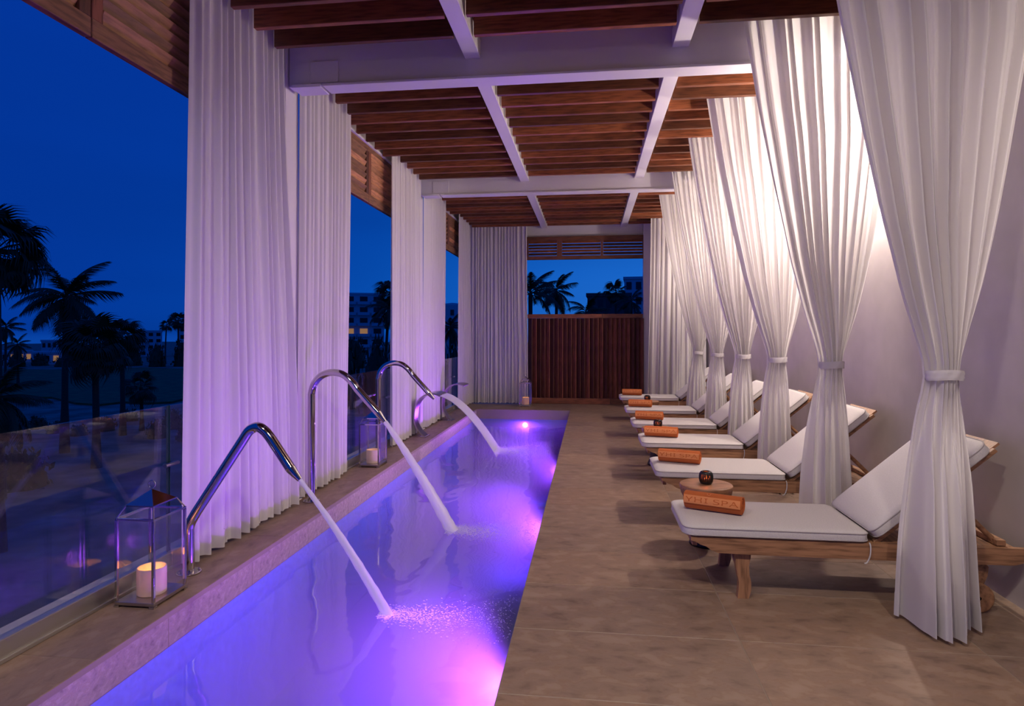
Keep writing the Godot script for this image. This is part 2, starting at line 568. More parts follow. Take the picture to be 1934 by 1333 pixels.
func build_ceiling() -> void:
	var c := setting("ceiling", "slatted brown timber pergola ceiling between white steel joists")
	put("roof_deck", block(Vector3(5.6, 0.06, 17.9)), M.slat0, c, V(-0.12, 4.47, 5.9))
	var rows := []
	var d := 5.155
	while d > 1.3:
		rows.append([d, 1])
		d -= 0.333
	for k in 13: rows.append([5.803 + k * 0.333, 2])
	for k in 13: rows.append([10.40 + k * 0.327, 3])
	var q := 0
	for r in rows:
		var left := -2.72
		if r[1] == 2 and r[0] > 7.0 and r[0] < 8.62: left = -2.87
		if r[1] == 3 and r[0] > 11.9 and r[0] < 13.0: left = -2.87
		if r[1] == 1 and r[0] < 3.95: left = -2.87
		for sg in [[left, -1.135], [-0.96, 0.695], [0.87, 2.505]]:
			q += 1
			put("slat", block(Vector3(sg[1] - sg[0], 0.25, 0.05), 0.004), M["slat%d" % [(q * 7 + q / 3) % 3]], c, V((sg[0] + sg[1]) / 2, 4.225, r[0]))
	for b in [[1.13, 5.56], [5.72, 10.14], [10.3, 14.66]]:
		for x in [-1.0465, 0.782]:
			put("joist", block(Vector3(0.142, 0.16, b[1] - b[0]), 0.004), M.steel_white, c, V(x, 4.175, (b[0] + b[1]) / 2))
	var n := 0
	for bd in [1.03, 5.615, 10.2, 14.76]:
		n += 1
		var t := setting("trim_%d" % n, ["white steel beam across the terrace", "white steel beam with bolted end plate over first bay", "white steel beam over the second bay", "white steel lintel beam at the slatted end"][n - 1], V(-0.15, 3.9, bd))
		put("web", block(Vector3(5.3, 0.5, 0.1), 0.003), M.steel_white, t, V(0, 0.25 + 0.02, 0.0))
		put("flange", block(Vector3(4.94, 0.022, 0.195), 0.003), M.steel_white, t, V(0.17, 0.011, 0))
		put("flange_end", block(Vector3(0.28, 0.03, 0.205), 0.003), M.steel_white, t, V(-2.46, 0.009, 0))
		put("end_plate", block(Vector3(0.27, 0.20, 0.012), 0.002), M.steel_white, t, V(-2.30, 0.145, -0.056))
		if n < 4:
			put("end_plate", block(Vector3(0.2, 0.30, 0.012), 0.002), M.steel_white, t, V(1.75, 0.20, -0.056))
	for bd in [1.03, 5.615, 10.2, 14.76]:
		var col := setting("column", "square white steel column behind the curtains at the glass balustrade", V(-2.91, 0, bd + 0.03))
		put("shaft", block(Vector3(0.2, 4.4, 0.26), 0.006), M.steel_white, col, Vector3(0, 2.2, 0))
		put("foot_plate", block(Vector3(0.26, 0.015, 0.31), 0.003), M.steel_white, col, Vector3(0, 0.0085, 0))
	# edge beam above the louvers
	var eb := setting("trim_5", "white edge beam and fascia over the wooden louvers")
	put("edge_flange", block(Vector3(0.09, 0.03, 15.5), 0.003), M.steel_white, eb, V(-2.925, 4.118, 7.1))
	put("fascia", block(Vector3(0.05, 0.34, 17.6)), M.plaster, eb, V(-2.945, 4.28, 5.9))
	put("curtain_track", block(Vector3(0.03, 0.03, 12.9), 0.003), M.steel_white, eb, V(-2.77, 4.33, 8.4))
	# louvers along the open side
	var seams := [[1.05, 1.8], [1.8, 3.342], [3.342, 4.9], [6.43, 7.993], [7.993, 9.55], [11.1, 12.689], [12.689, 14.2]]
	for k in seams.size():
		var a: float = seams[k][0] + 0.004
		var b: float = seams[k][1] - 0.004
		var lv := thing("side_louver", V(-2.93, 3.35, (a + b) / 2), [
			"wooden side louver over the glass, outermost at the open end", "wooden side louver over the glass, second from the open end", "wooden side louver meeting the first full curtain",
			"wooden side louver after the second curtain", "wooden side louver before the third curtain", "wooden side louver after the fourth curtain", "wooden side louver beside the curtained corner"][k], "louver", "wooden louvers along the open side")
		var len_: float = b - a
		put("rail", block(Vector3(0.05, 0.115, len_), 0.003), M.louver1, lv, Vector3(0, 0.0575, 0))
		put("rail", block(Vector3(0.05, 0.075, len_), 0.003), M.louver1, lv, Vector3(0, 0.715, 0))
		put("stile", block(Vector3(0.049, 0.562, 0.085), 0.003), M.screen2, lv, Vector3(0, 0.396, len_ / 2 - 0.0425))
		put("stile", block(Vector3(0.049, 0.562, 0.085), 0.003), M.screen1, lv, Vector3(0, 0.396, -len_ / 2 + 0.0425))
		var bl := block(Vector3(0.014, 0.105, len_ - 0.172), 0.002)
		for i in 7:
			put("blade", bl, M["louver%d" % [(i * 2 + k) % 3 if i % 3 else (i + k + 1) % 3]], lv, Vector3(-0.0, 0.158 + i * 0.08, 0), Basis(Vector3.FORWARD, 0.5))


# ---------------------------------------------------------------- balustrade
func build_balustrade() -> void:
	var joints := [-2.3, 0.0, 1.65, 3.966, 6.29, 8.61, 10.75, 12.93, 14.45]
	for k in joints.size() - 1:
		var a: float = joints[k]
		var b: float = joints[k + 1]
		var g := thing("glass_panel", V(-2.87, 0, (a + b) / 2), ["clear glass balustrade panel at the open end, outermost of the run", "clear glass balustrade panel next to the outermost one", "clear glass balustrade panel mirroring the first lantern", "clear glass balustrade panel behind the long first curtain", "clear glass balustrade panel behind the second lantern", "clear glass balustrade panel behind the third curtain", "clear glass balustrade panel behind the dry spout", "clear glass balustrade panel in the curtained corner"][k], "balustrade", "glass balustrade panels along the ledge")
		put("pane", block(Vector3(0.012, 1.0, b - a - 0.026)), M.glass, g, Vector3(0, 0.615, 0))
		for e in [-1.0, 1.0]:
			put("polished_edge", block(Vector3(0.013, 1.0, 0.004)), M.glass_edge, g, Vector3(0, 0.615, e * ((b - a) / 2 - 0.0105)))
		put("base_rail", block(Vector3(0.06, 0.112, b - a - 0.002), 0.004), M.alu, g, Vector3(0.0, 0.0575, 0))
		put("rail_lip", block(Vector3(0.012, 0.02, b - a - 0.002), 0.002), M.alu, g, Vector3(0.036, 0.011, 0))
		if k < joints.size() - 2:
			var h := MB.new()
			h.tube(PackedVector3Array([Vector3(0.03, 0.715, -(b - a) / 2 + 0.075), Vector3(0.03, 0.715, -(b - a) / 2 - 0.06)]), [0.014], 12)
			put("clamp", h.mesh(), M.brushed, g)
			for s in [0.055, -0.045]:
				put("clamp_stud", rod([Vector3(0.006, 0.715, -(b - a) / 2 + s), Vector3(0.03, 0.715, -(b - a) / 2 + s)], [0.011]), M.brushed, g)


# ---------------------------------------------------------------- curtains
func hang(called: String, label: String, category: String, group: String, P: Callable, folds: int, ybot: float, ytop: float, cloth: Material, hem_h := 0.13, nv := 26) -> Node3D:
	# P(u, y, side) gives a point of the cloth
	var root := thing(called, P.call(0.5, ybot, 0.0), label, category, group)
	var o := root.position
	var nu := folds * 12 + 1
	var ys := []
	for j in nv: ys.append(lerpf(ybot, ytop, j / float(nv - 1)))
	var g := PackedVector3Array()
	for y in ys:
		for i in nu: g.append(P.call(i / float(nu - 1), y, 0.0) - o)
	var b := MB.new()
	b.grid(g, nu, nv)
	put("cloth", b.mesh(), cloth, root)
	if hem_h > 0.0:
		var hb := MB.new()
		for s in [0.0025, -0.0025]:
			var hg := PackedVector3Array()
			for y in [ybot - 0.002, ybot + hem_h * 0.33, ybot + hem_h * 0.66, ybot + hem_h]:
				for i in nu: hg.append(P.call(i / float(nu - 1), y, s) - o)
			hb.grid(hg, nu, 4)
		put("hem", hb.mesh(), cloth, root)
	return root


func fold_wave(u: float, folds: int, seed_: int) -> float:
	var s := seed_ * 1.7
	var ph := TAU * folds * (u + 0.012 * sin(u * 13.0 + s) + 0.008 * sin(u * 29.0 + s * 2.1))
	var q := sin(ph + 0.55 * sin(ph + s) + 0.9 * sin(u * 5.0 + s))
	return 0.8 * signf(q) * pow(absf(q), 0.8) + 0.22 * sin(ph * 0.5 + s) + 0.12 * sin(2.0 * ph + s)


func straight_curtain(label: String, group: String, a: Vector2, b: Vector2, a2: Vector2, b2: Vector2, folds: int, amp: float, seed_: int, ybot := 0.025, ytop := 4.3) -> void:
	# a..b: plan line (x, d) at the top, a2..b2 at the foot
	var P := func(u: float, y: float, side: float) -> Vector3:
		var v := clampf((ytop - y) / (ytop - ybot), 0.0, 1.0)
		var vv := v * v * (3.0 - 2.0 * v)
		var pa := a.lerp(a2, vv)
		var pb := b.lerp(b2, vv)
		var dir := (pb - pa).normalized()
		var nrm := Vector2(-dir.y, dir.x)
		var w := fold_wave(u, folds, seed_)
		var w2 := fold_wave(u + 0.03 * v, maxi(folds - 3, 3), seed_ + 3)
		var f := lerpf(w, w * 0.55 + w2 * 0.6, vv)
		var q := pa.lerp(pb, u) + nrm * (amp * (0.55 + 0.5 * v) * f + side) + dir * 0.012 * sin(u * TAU * folds * 0.5 + v * 3.0 + seed_) * v
		return V(q.x, y + 0.006 * w * (1.0 if y < 0.2 else 0.0), q.y)
	hang("curtain", label, "curtain", group, P, folds, ybot, ytop, M.cloth)


func tied_curtain(label: String, dtop: float, d: float, seed_: int, tie_y: float, x_shift: float, folds: int) -> void:
	var le := [[4.35, 1.22], [4.1, 1.255], [3.4, 1.355], [2.78, 1.462], [2.2, 1.575], [1.8, 1.68], [1.55, 1.765], [1.4, 1.808], [1.33, 1.808], [1.2, 1.775], [0.9, 1.74], [0.5, 1.712], [0.0, 1.70]]
	var re := [[4.35, 2.47], [4.1, 2.46], [3.2, 2.37], [2.4, 2.215], [1.8, 2.09], [1.55, 2.02], [1.4, 1.978], [1.33, 1.978], [1.2, 2.0], [0.9, 2.03], [0.5, 2.052], [0.0, 2.07]]
	var dy := tie_y - 1.365
	var P := func(u: float, y: float, side: float) -> Vector3:
		var yy := y - dy if y > tie_y else y * 1.365 / tie_y
		var l := 0.0
		var r := 0.0
		for k in [-0.06, 0.0, 0.06]:
			l += table(le, clampf(yy + k, 0, 4.35)) / 3.0
			r += table(re, clampf(yy + k, 0, 4.35)) / 3.0
		var up := clampf((y - tie_y) / (4.3 - tie_y), 0.0, 1.0)
		var dn := clampf((tie_y - y) / tie_y, 0.0, 1.0)
		var w := fold_wave(u, folds, seed_)
		if y < tie_y: w = lerpf(w, fold_wave(u + 0.02 * sin(seed_ * 3.0), 6, seed_ + 5) * 0.9 + 0.35 * sin(u * 15.0 + seed_), smoothstep(0.0, 0.45, dn))
		var belly := sin(u * PI)
		var z := 0.0
		if y >= tie_y:
			z = w * lerpf(0.034, 0.06, smoothstep(0.0, 0.3, up)) + (belly - 0.5) * lerpf(0.10, 0.0, smoothstep(0.0, 0.3, up)) + 0.03 * sin(u * 7.0 + seed_) * up
		else:
			z = w * lerpf(0.028, 0.075, smoothstep(0.0, 1.0, dn)) + (belly - 0.5) * lerpf(0.10, 0.22, smoothstep(0.0, 0.9, dn)) + 0.05 * sin(u * 9.0 + seed_) * dn
		var uu := u + 0.02 * sin(u * TAU * folds * 0.5 + seed_) * up
		var x := lerpf(l, r, clampf(uu, 0.0, 1.0)) + x_shift * (1.0 - up)
		return V(x, y, lerpf(d, dtop, smoothstep(0.0, 1.0, up)) - z - side)
	var root := hang("tied_curtain", label, "curtain", "sheer curtains tied back between the loungers", P, folds, 0.025, 4.32, M.sheer, 0.13, 52)
	# the tie band round the gathered cloth
	var t := MB.new()
	var g := PackedVector3Array()
	for k in 7:
		var h := k / 6.0
		for i in 49:
			var a := TAU * i / 48.0
			var bul := 0.004 * sin(PI * h) - 0.004 * exp(-pow((h - 0.45) / 0.08, 2.0)) + 0.002 * sin(a * 9.0 + h * 4.0)
			g.append(V(1.893 + x_shift + cos(a) * (0.087 + bul), tie_y - 0.028 + 0.054 * h + 0.004 * sin(a * 2.0 + seed_), d - sin(a) * (0.084 + bul)) - root.position)
	t.grid(g, 49, 7, true)
	put("tie_band", t.mesh(), M.cloth, root)


func build_curtains() -> void:
	var g := "straight white curtains along the open side"
	straight_curtain("long white curtain hanging before the first column, broadest on the glass side", g, Vector2(-2.775, 4.10), Vector2(-2.775, 5.40), Vector2(-2.75, 3.985), Vector2(-2.73, 5.60), 13, 0.05, 1)
	straight_curtain("white curtain hanging just past the first column by the second faucet", g, Vector2(-2.785, 5.74), Vector2(-2.785, 7.05), Vector2(-2.785, 5.72), Vector2(-2.785, 6.97), 12, 0.038, 2)
	straight_curtain("white curtain before the second column behind the third faucet", g, Vector2(-2.775, 8.53), Vector2(-2.775, 10.02), Vector2(-2.79, 8.55), Vector2(-2.79, 10.12), 12, 0.036, 3)
	straight_curtain("white curtain past the second column behind the wide spout", g, Vector2(-2.775, 10.34), Vector2(-2.775, 11.86), Vector2(-2.79, 10.36), Vector2(-2.79, 11.75), 12, 0.036, 4)
	straight_curtain("white curtain at the last glass panel before the corner", g, Vector2(-2.775, 13.25), Vector2(-2.775, 14.24), Vector2(-2.75, 13.1), Vector2(-2.74, 14.24), 9, 0.045, 5)
	straight_curtain("wide pleated white curtain covering the end wall next to the timber screen", "curtains on the end wall", Vector2(-2.80, 14.36), Vector2(-1.44, 14.36), Vector2(-2.80, 14.33), Vector2(-1.40, 14.33), 17, 0.04, 6)
	straight_curtain("white curtain closing the far corner behind the last lounger", "curtains on the end wall", Vector2(1.31, 13.75), Vector2(2.46, 13.75), Vector2(1.24, 13.7), Vector2(2.46, 13.7), 11, 0.055, 7)
	var where := ["tied white curtain standing apart before the sixth lounger from the timber screen", "tied white curtain between the fifth and sixth loungers from the timber screen", "tied white curtain between the fourth and fifth loungers from the timber screen",
		"tied white curtain between the third and fourth loungers from the timber screen", "tied white curtain between the second and third loungers from the timber screen", "tied white curtain before the lounger closest to the timber screen"]
	var ds := [3.62, 5.18, 6.68, 8.12, 9.62, 11.4]
	var dt := [3.655, 5.33, 6.965, 8.30, 9.97, 11.53]
	for k in 6:
		tied_curtain(where[k], dt[k], ds[k], 11 + k, [1.385, 1.365, 1.345, 1.33, 1.30, 1.28][k], [0.0, -0.005, 0.02, 0.02, 0.0, 0.02][k], [10, 11, 10, 11, 10, 11][k])


# ---------------------------------------------------------------- loungers
func cushion(l: float, w: float, h: float, r: float) -> MB:
	# plan: x 0..l, z -w/2..w/2 ; y 0..h, rounded corners at x=0 with radius r, small at x=l
	var plan := []
	var q0 := 0.05
	var cs := [[l - q0, w / 2 - q0, q0, 0], [r, w / 2 - r, r, 1], [r, -w / 2 + r, r, 2], [l - q0, -w / 2 + q0, q0, 3]]
	for c in cs:
		for k in 7:
			var a: float = PI / 2 * (c[3] + k / 6.0)
			plan.append([Vector2(c[0] + cos(a) * c[2], c[1] + sin(a) * c[2]), Vector2(cos(a), sin(a))])
	var b := MB.new()
	var g := PackedVector3Array()
	var rings := [[0.2, 0.0], [0.03, 0.0], [0.006, 0.003], [0.0, 0.012], [0.001, h * 0.5], [0.0, h - 0.014], [0.006, h - 0.005], [0.025, h + 0.001], [0.07, h + 0.006], [0.2, h + 0.008]]
	for q in rings:
		for k in plan.size() + 1:
			var p: Array = plan[k % plan.size()]
			var at: Vector2 = p[0] - p[1] * minf(q[0], 0.045)
			if q[0] > 0.1: at = Vector2(l / 2 + (p[0].x - l / 2) * 0.55, p[0].y * 0.5)
			g.append(Vector3(at.x, q[1], -at.y))
	b.grid(g, plan.size() + 1, rings.size(), true)
	for q in [[0, false], [rings.size() - 1, true]]:
		var k0: int = q[0] * (plan.size() + 1)
		var mid := Vector3(l / 2, rings[q[0]][1] + (0.001 if q[1] else 0.0), 0)
		for k in plan.size():
			if q[1]: b.tri(mid, g[k0 + k], g[k0 + k + 1])
			else: b.tri(mid, g[k0 + k + 1], g[k0 + k])
	return b


func cushion_piping(l: float, w: float, h: float, r: float) -> ArrayMesh:
	var b := MB.new()
	var q0 := 0.05
	var cs := [[l - q0, w / 2 - q0, q0, 0], [r, w / 2 - r, r, 1], [r, -w / 2 + r, r, 2], [l - q0, -w / 2 + q0, q0, 3]]
	for y in [0.01, h - 0.011]:
		var path := PackedVector3Array()
		for c in cs:
			for k in 6:
				var a: float = PI / 2 * (c[3] + k / 5.0)
				path.append(Vector3(c[0] + cos(a) * (c[2] + 0.001), y, -(c[1] + sin(a) * (c[2] + 0.001))))
		path.append(path[0])
		b.tube(path, [0.0035], 6)
	return b.mesh()


func make_lounger() -> Node3D:
	var t := thing("sun_lounger", Vector3.ZERO, "teak sun lounger", "lounger", "teak sun loungers in a row along the wall")
	# x 0 at the foot end, z 0 at the near side, running to -0.62
	var rail := PackedVector2Array([Vector2(0.045, 0.375), Vector2(0.045, 0.352), Vector2(0.075, 0.342), Vector2(0.1, 0.328), Vector2(0.135, 0.318), Vector2(0.165, 0.296), Vector2(0.205, 0.282), Vector2(0.4, 0.278), Vector2(1.84, 0.278), Vector2(1.89, 0.292), Vector2(1.915, 0.32), Vector2(1.915, 0.375)])
	for z in [-0.035, -0.62]:
		var b := MB.new()
		b.prism(rail, z, z + 0.035)
		put("side_rail", b.mesh(), M.teak, t)
	put("end_rail", block(Vector3(0.03, 0.07, 0.55), 0.003), M.teak_d, t, Vector3(0.075, 0.34, -0.3275))
	put("end_rail", block(Vector3(0.03, 0.07, 0.55), 0.003), M.teak_d, t, Vector3(1.86, 0.335, -0.3275))
	put("seat_board", block(Vector3(1.72, 0.018, 0.548), 0.002), M.teak_d, t, Vector3(0.98, 0.362, -0.3275))
	var leg := PackedVector2Array([Vector2(0.318, 0.30), Vector2(0.405, 0.30), Vector2(0.402, 0.25), Vector2(0.392, 0.20), Vector2(0.394, 0.15), Vector2(0.405, 0.10), Vector2(0.405, 0.05), Vector2(0.39, 0.0), Vector2(0.325, 0.0), Vector2(0.33, 0.05), Vector2(0.333, 0.1), Vector2(0.322, 0.15), Vector2(0.314, 0.2), Vector2(0.314, 0.25)])
	for z in [-0.08, -0.62]:
		var b := MB.new()
		b.prism(leg, z, z + 0.045 if z < -0.3 else z + 0.046)
		put("front_leg", b.mesh(), M.teak_v, t)
	put("leg_brace", rod([Vector3(0.36, 0.26, -0.57), Vector3(0.36, 0.12, -0.09)], [0.018], 8), M.teak_d, t)
	var rl := PackedVector2Array([Vector2(1.58, 0.30), Vector2(1.70, 0.30), Vector2(1.735, 0.25), Vector2(1.73, 0.2), Vector2(1.71, 0.15), Vector2(1.69, 0.09), Vector2(1.66, 0.06), Vector2(1.61, 0.08), Vector2(1.59, 0.14)])
	for z in [-0.075, -0.59]:
		var b := MB.new()
		b.prism(rl, z, z + 0.03)
		put("rear_leg", b.mesh(), M.teak_d, t)
	var wh := MB.new()
	wh.lathe([Vector2(0.0, 0.016), Vector2(0.02, 0.018), Vector2(0.075, 0.016), Vector2(0.085, 0.008), Vector2(0.085, -0.008), Vector2(0.075, -0.016), Vector2(0.0, -0.016)], 28)
	for z in [-0.005, -0.615]:
		put("wheel", wh.mesh(), M.teak_d, t, Vector3(1.655, 0.0855, z), Basis(Vector3.RIGHT, PI / 2))
	put("axle", rod([Vector3(1.655, 0.0855, -0.0), Vector3(1.655, 0.0855, -0.6)], [0.01]), M.brushed, t)
	# seat cushion
	var sc := put("seat_cushion", cushion(1.065, 0.64, 0.062, 0.07).mesh(), M.cushion, t, Vector3(0, 0.378, -0.31))
	put("piping", cushion_piping(1.065, 0.64, 0.062, 0.07), M.piping, sc)
	# raised backrest
	var ang := deg_to_rad(40.5)
	var bb := Basis(Vector3.BACK, ang) 
	var hinge := Vector3(1.10, 0.385, -0.31)
	var fb := MB.new()
	for z in [-0.28, 0.25]: fb.box(Vector3(0.43, -0.018, z + 0.015), Vector3(0.87, 0.024, 0.03), Basis.IDENTITY, 0.003)
	for k in 8: fb.box(Vector3(0.07 + k * 0.115, -0.012, 0.0), Vector3(0.07, 0.014, 0.50))
	put("back_frame", fb.mesh(), M.teak, t, hinge, bb)
	# turned so that its rounded corners are at the head end
	var flip := Basis(Vector3.UP, PI)
	var bc := put("back_cushion", cushion(0.83, 0.64, 0.066, 0.07).mesh(), M.cushion, t, hinge + bb * Vector3(0.845, 0.006, 0), bb * flip)
	put("piping", cushion_piping(0.83, 0.64, 0.066, 0.07), M.piping, bc)
	for z in [-0.1, -0.52]:
		put("prop_strut", rod([hinge + bb * Vector3(0.5, -0.03, z + 0.31), Vector3(1.82, 0.365, z)], [0.016, 0.016], 8), M.teak_d, t)
	put("prop_bar", block(Vector3(0.05, 0.035, 0.54), 0.003), M.teak, t, Vector3(1.80, 0.392, -0.31))
	for z in [0.014]:
		put("tie_cord", rod(smooth([Vector3(1.06, 0.382, z - 0.006), Vector3(1.065, 0.36, z), Vector3(1.06, 0.31, z + 0.006), Vector3(1.045, 0.268, z + 0.002), Vector3(1.03, 0.262, z + 0.004)]), [0.004], 6), M.cord, t)
	return t


func towel_mesh() -> ArrayMesh:
	var b := MB.new()
	var half := 0.18
	var pts := []
	var turns := 3.6
	var n := 110
	for k in n + 1:
		var s := k / float(n)
		var r := lerpf(0.066, 0.014, s)
		var a := -TAU * turns * s - 0.9
		pts.append([Vector2(cos(a), sin(a)), r])
	var prof := PackedVector2Array()
	for p in pts: prof.append(p[0] * p[1])
	for k in n: prof.append(pts[n - k][0] * (pts[n - k][1] - 0.0095))
	# sheet swept along x with softly uneven ends
	var m := prof.size()
	for k in m:
		var a := prof[k]
		var c := prof[(k + 1) % m]
		var ea := 0.004 * sin(k * 0.37)
		var ec := 0.004 * sin(((k + 1) % m) * 0.37)
		b.quad(Vector3(-half - ea, a.x, a.y), Vector3(half + ea, a.x, a.y), Vector3(half + ec, c.x, c.y), Vector3(-half - ec, c.x, c.y))
	for k in n:
		for e in [-1.0, 1.0]:
			var i2 := m - 1 - k
			var q := []
			for i in [k, k + 1, i2 - 1 if i2 - 1 >= n + 1 else n + 1, i2]:
				q.append(Vector3(e * (half + 0.004 * sin(i * 0.37)), prof[i].x, prof[i].y))
			b.flip_quad(q[0], q[1], q[2], q[3], (q[2] - q[0]).cross(q[3] - q[1]).x * e > 0)
	return b.mesh()


func make_towel() -> Node3D:
	var t := thing("rolled_towel", Vector3.ZERO, "rolled orange towel", "towel", "rolled orange towels on the loungers")
	put("roll", towel_mesh(), M.towel, t)
	var R := 0.0672
	# woven band: patch of the outer surface facing up and to the near side
	var b := MB.new()
	var g := PackedVector3Array()
	for j in 9:
		var a := lerpf(-0.18, 0.62, j / 8.0)
		for i in 2:
			g.append(Vector3(lerpf(-0.178, 0.178, i), sin(a) * R, cos(a) * R))
	b.grid(g, 2, 9)
	put("woven_band", b.mesh(), M.towel_band, t)
	var font := SystemFont.new()
	font.font_names = PackedStringArray(["Droid Sans"])
	var tm := TextMesh.new()
	tm.text = "YHI SPA"
	tm.font = font
	tm.font_size = 64
	tm.pixel_size = 0.0009
	tm.depth = 0.0004
	tm.curve_step = 2.0
	var arr := tm.get_mesh_arrays()
	var vs: PackedVector3Array = arr[Mesh.ARRAY_VERTEX]
	var ix: PackedInt32Array = arr[Mesh.ARRAY_INDEX]
	var lo := vs[0]
	var hi := vs[0]
	for p in vs:
		lo = lo.min(p)
		hi = hi.max(p)
	var mb := MB.new()
	var out := PackedVector3Array()
	for p in vs:
		var x := (p.x - (lo.x + hi.x) / 2) / (hi.x - lo.x) * 0.335
		var a := 0.22 + (p.y - (lo.y + hi.y) / 2) / (hi.y - lo.y) * 0.46
		var r := R + 0.0007 + (p.z - lo.z)
		out.append(Vector3(x, sin(a) * r, cos(a) * r))
	for k in range(0, ix.size(), 3):
		mb.tri(out[ix[k]], out[ix[k + 2]], out[ix[k + 1]])
	put("lettering", mb.mesh(), M.towel_ink, t)
	var loop := []
	for k in 10:
		var a := PI + PI * k / 9.0
		var ang := 1.0 + sin(a) * 0.22
		loop.append(Vector3(-0.02 + cos(a) * 0.012, sin(ang) * (R + 0.0005), cos(ang) * (R + 0.0005)))
	put("emblem", rod(loop, [0.0016], 6), M.towel_band, t)
	return t


func build_loungers() -> void:
	var ord := ["sixth", "fifth", "fourth", "third", "second", "first"]
	var ds := [3.9, 5.463, 6.9, 8.32, 9.85, 11.79]
	var proto := make_lounger()
	var tow := make_towel()
	for k in 6:
		var l := proto if k == 0 else proto.duplicate() as Node3D
		if k > 0:
			l.name = numbered("sun_lounger")
			add_child(l)
		l.position = V(0.567, 0.0, ds[k])
		l.set_meta("label", "teak sun lounger with white cushions, %s in the row from the timber screen" % ord[k])
		var t := tow if k == 0 else tow.duplicate() as Node3D
		if k > 0:
			t.name = numbered("rolled_towel")
			add_child(t)
		t.position = V(0.567 + 0.235, 0.513, ds[k] + 0.30)
		t.rotation.y = [-0.42, -0.30, -0.22, -0.2, -0.16, -0.12][k]
		t.set_meta("label", "rolled orange towel on the %s lounger from the timber screen" % ord[k])


# ---------------------------------------------------------------- tables and candle holders
func build_tables() -> void:
	var spots := [[0.885, 4.93, "between the fifth and sixth loungers"], [0.835, 7.86, "between the third and fourth loungers"], [0.99, 11.0, "between the first and second loungers"]]
	var top := MB.new()
	top.lathe([Vector2(0.0, 0.30), Vector2(0.09, 0.301), Vector2(0.13, 0.318), Vector2(0.165, 0.35), Vector2(0.186, 0.39), Vector2(0.196, 0.43), Vector2(0.197, 0.452), Vector2(0.192, 0.459), Vector2(0.15, 0.46), Vector2(0.0, 0.46)], 48)
	var foot := MB.new()
	foot.lathe([Vector2(0.0, 0.0), Vector2(0.125, 0.0), Vector2(0.125, 0.015), Vector2(0.1, 0.08), Vector2(0.08, 0.2), Vector2(0.085, 0.27), Vector2(0.1, 0.3), Vector2(0.0, 0.3)], 40)
	var ribs := MB.new()
	for k in 24:
		var a := TAU * k / 24.0
		var path := []
		for q in [[0.036, 0.006], [0.045, 0.02], [0.049, 0.04], [0.049, 0.06], [0.045, 0.078], [0.036, 0.09]]:
			path.append(Vector3(cos(a) * q[0], q[1], sin(a) * q[0]))
		ribs.tube(PackedVector3Array(path), [0.0054], 6)
	var caps := MB.new()
	caps.lathe([Vector2(0.0, 0.0), Vector2(0.038, 0.0), Vector2(0.045, 0.008), Vector2(0.047, 0.024), Vector2(0.0, 0.022)], 28)
	caps.lathe([Vector2(0.044, 0.074), Vector2(0.047, 0.078), Vector2(0.041, 0.092), Vector2(0.032, 0.097), Vector2(0.024, 0.095), Vector2(0.026, 0.088), Vector2(0.04, 0.074), Vector2(0.044, 0.074)], 28)
	var light := MB.new()
	light.lathe([Vector2(0.0, 0.022), Vector2(0.02, 0.022), Vector2(0.02, 0.04), Vector2(0.0, 0.04)], 16)
	var flame := MB.new()
	flame.lathe([Vector2(0.0, 0.041), Vector2(0.006, 0.046), Vector2(0.007, 0.053), Vector2(0.004, 0.064), Vector2(0.0, 0.074)], 12)
	for s in spots:
		var t := thing("side_table", V(s[0], 0, s[1]), "round bowl-shaped wooden side table standing %s from the timber screen" % s[2], "table", "bowl-shaped side tables")
		put("top_bowl", top.mesh(), M.tabletop, t)
		put("foot", foot.mesh(), M.dark_wood, t)
		var h := thing("candle_holder", V(s[0] - 0.0, 0.4605, s[1]), "black ribbed candle holder on the table %s" % s[2], "candle holder", "black candle holders")
		put("ribs", ribs.mesh(), M.black, h)
		put("rim_and_base", caps.mesh(), M.black, h)
		put("tealight", light.mesh(), M.wax, h)
		put("flame", flame.mesh(), M.flame, h)
		lamp_omni(V(s[0], 0.4605 + 0.056, s[1]), 0.02, Color(1.0, 0.4, 0.2), 0.006)


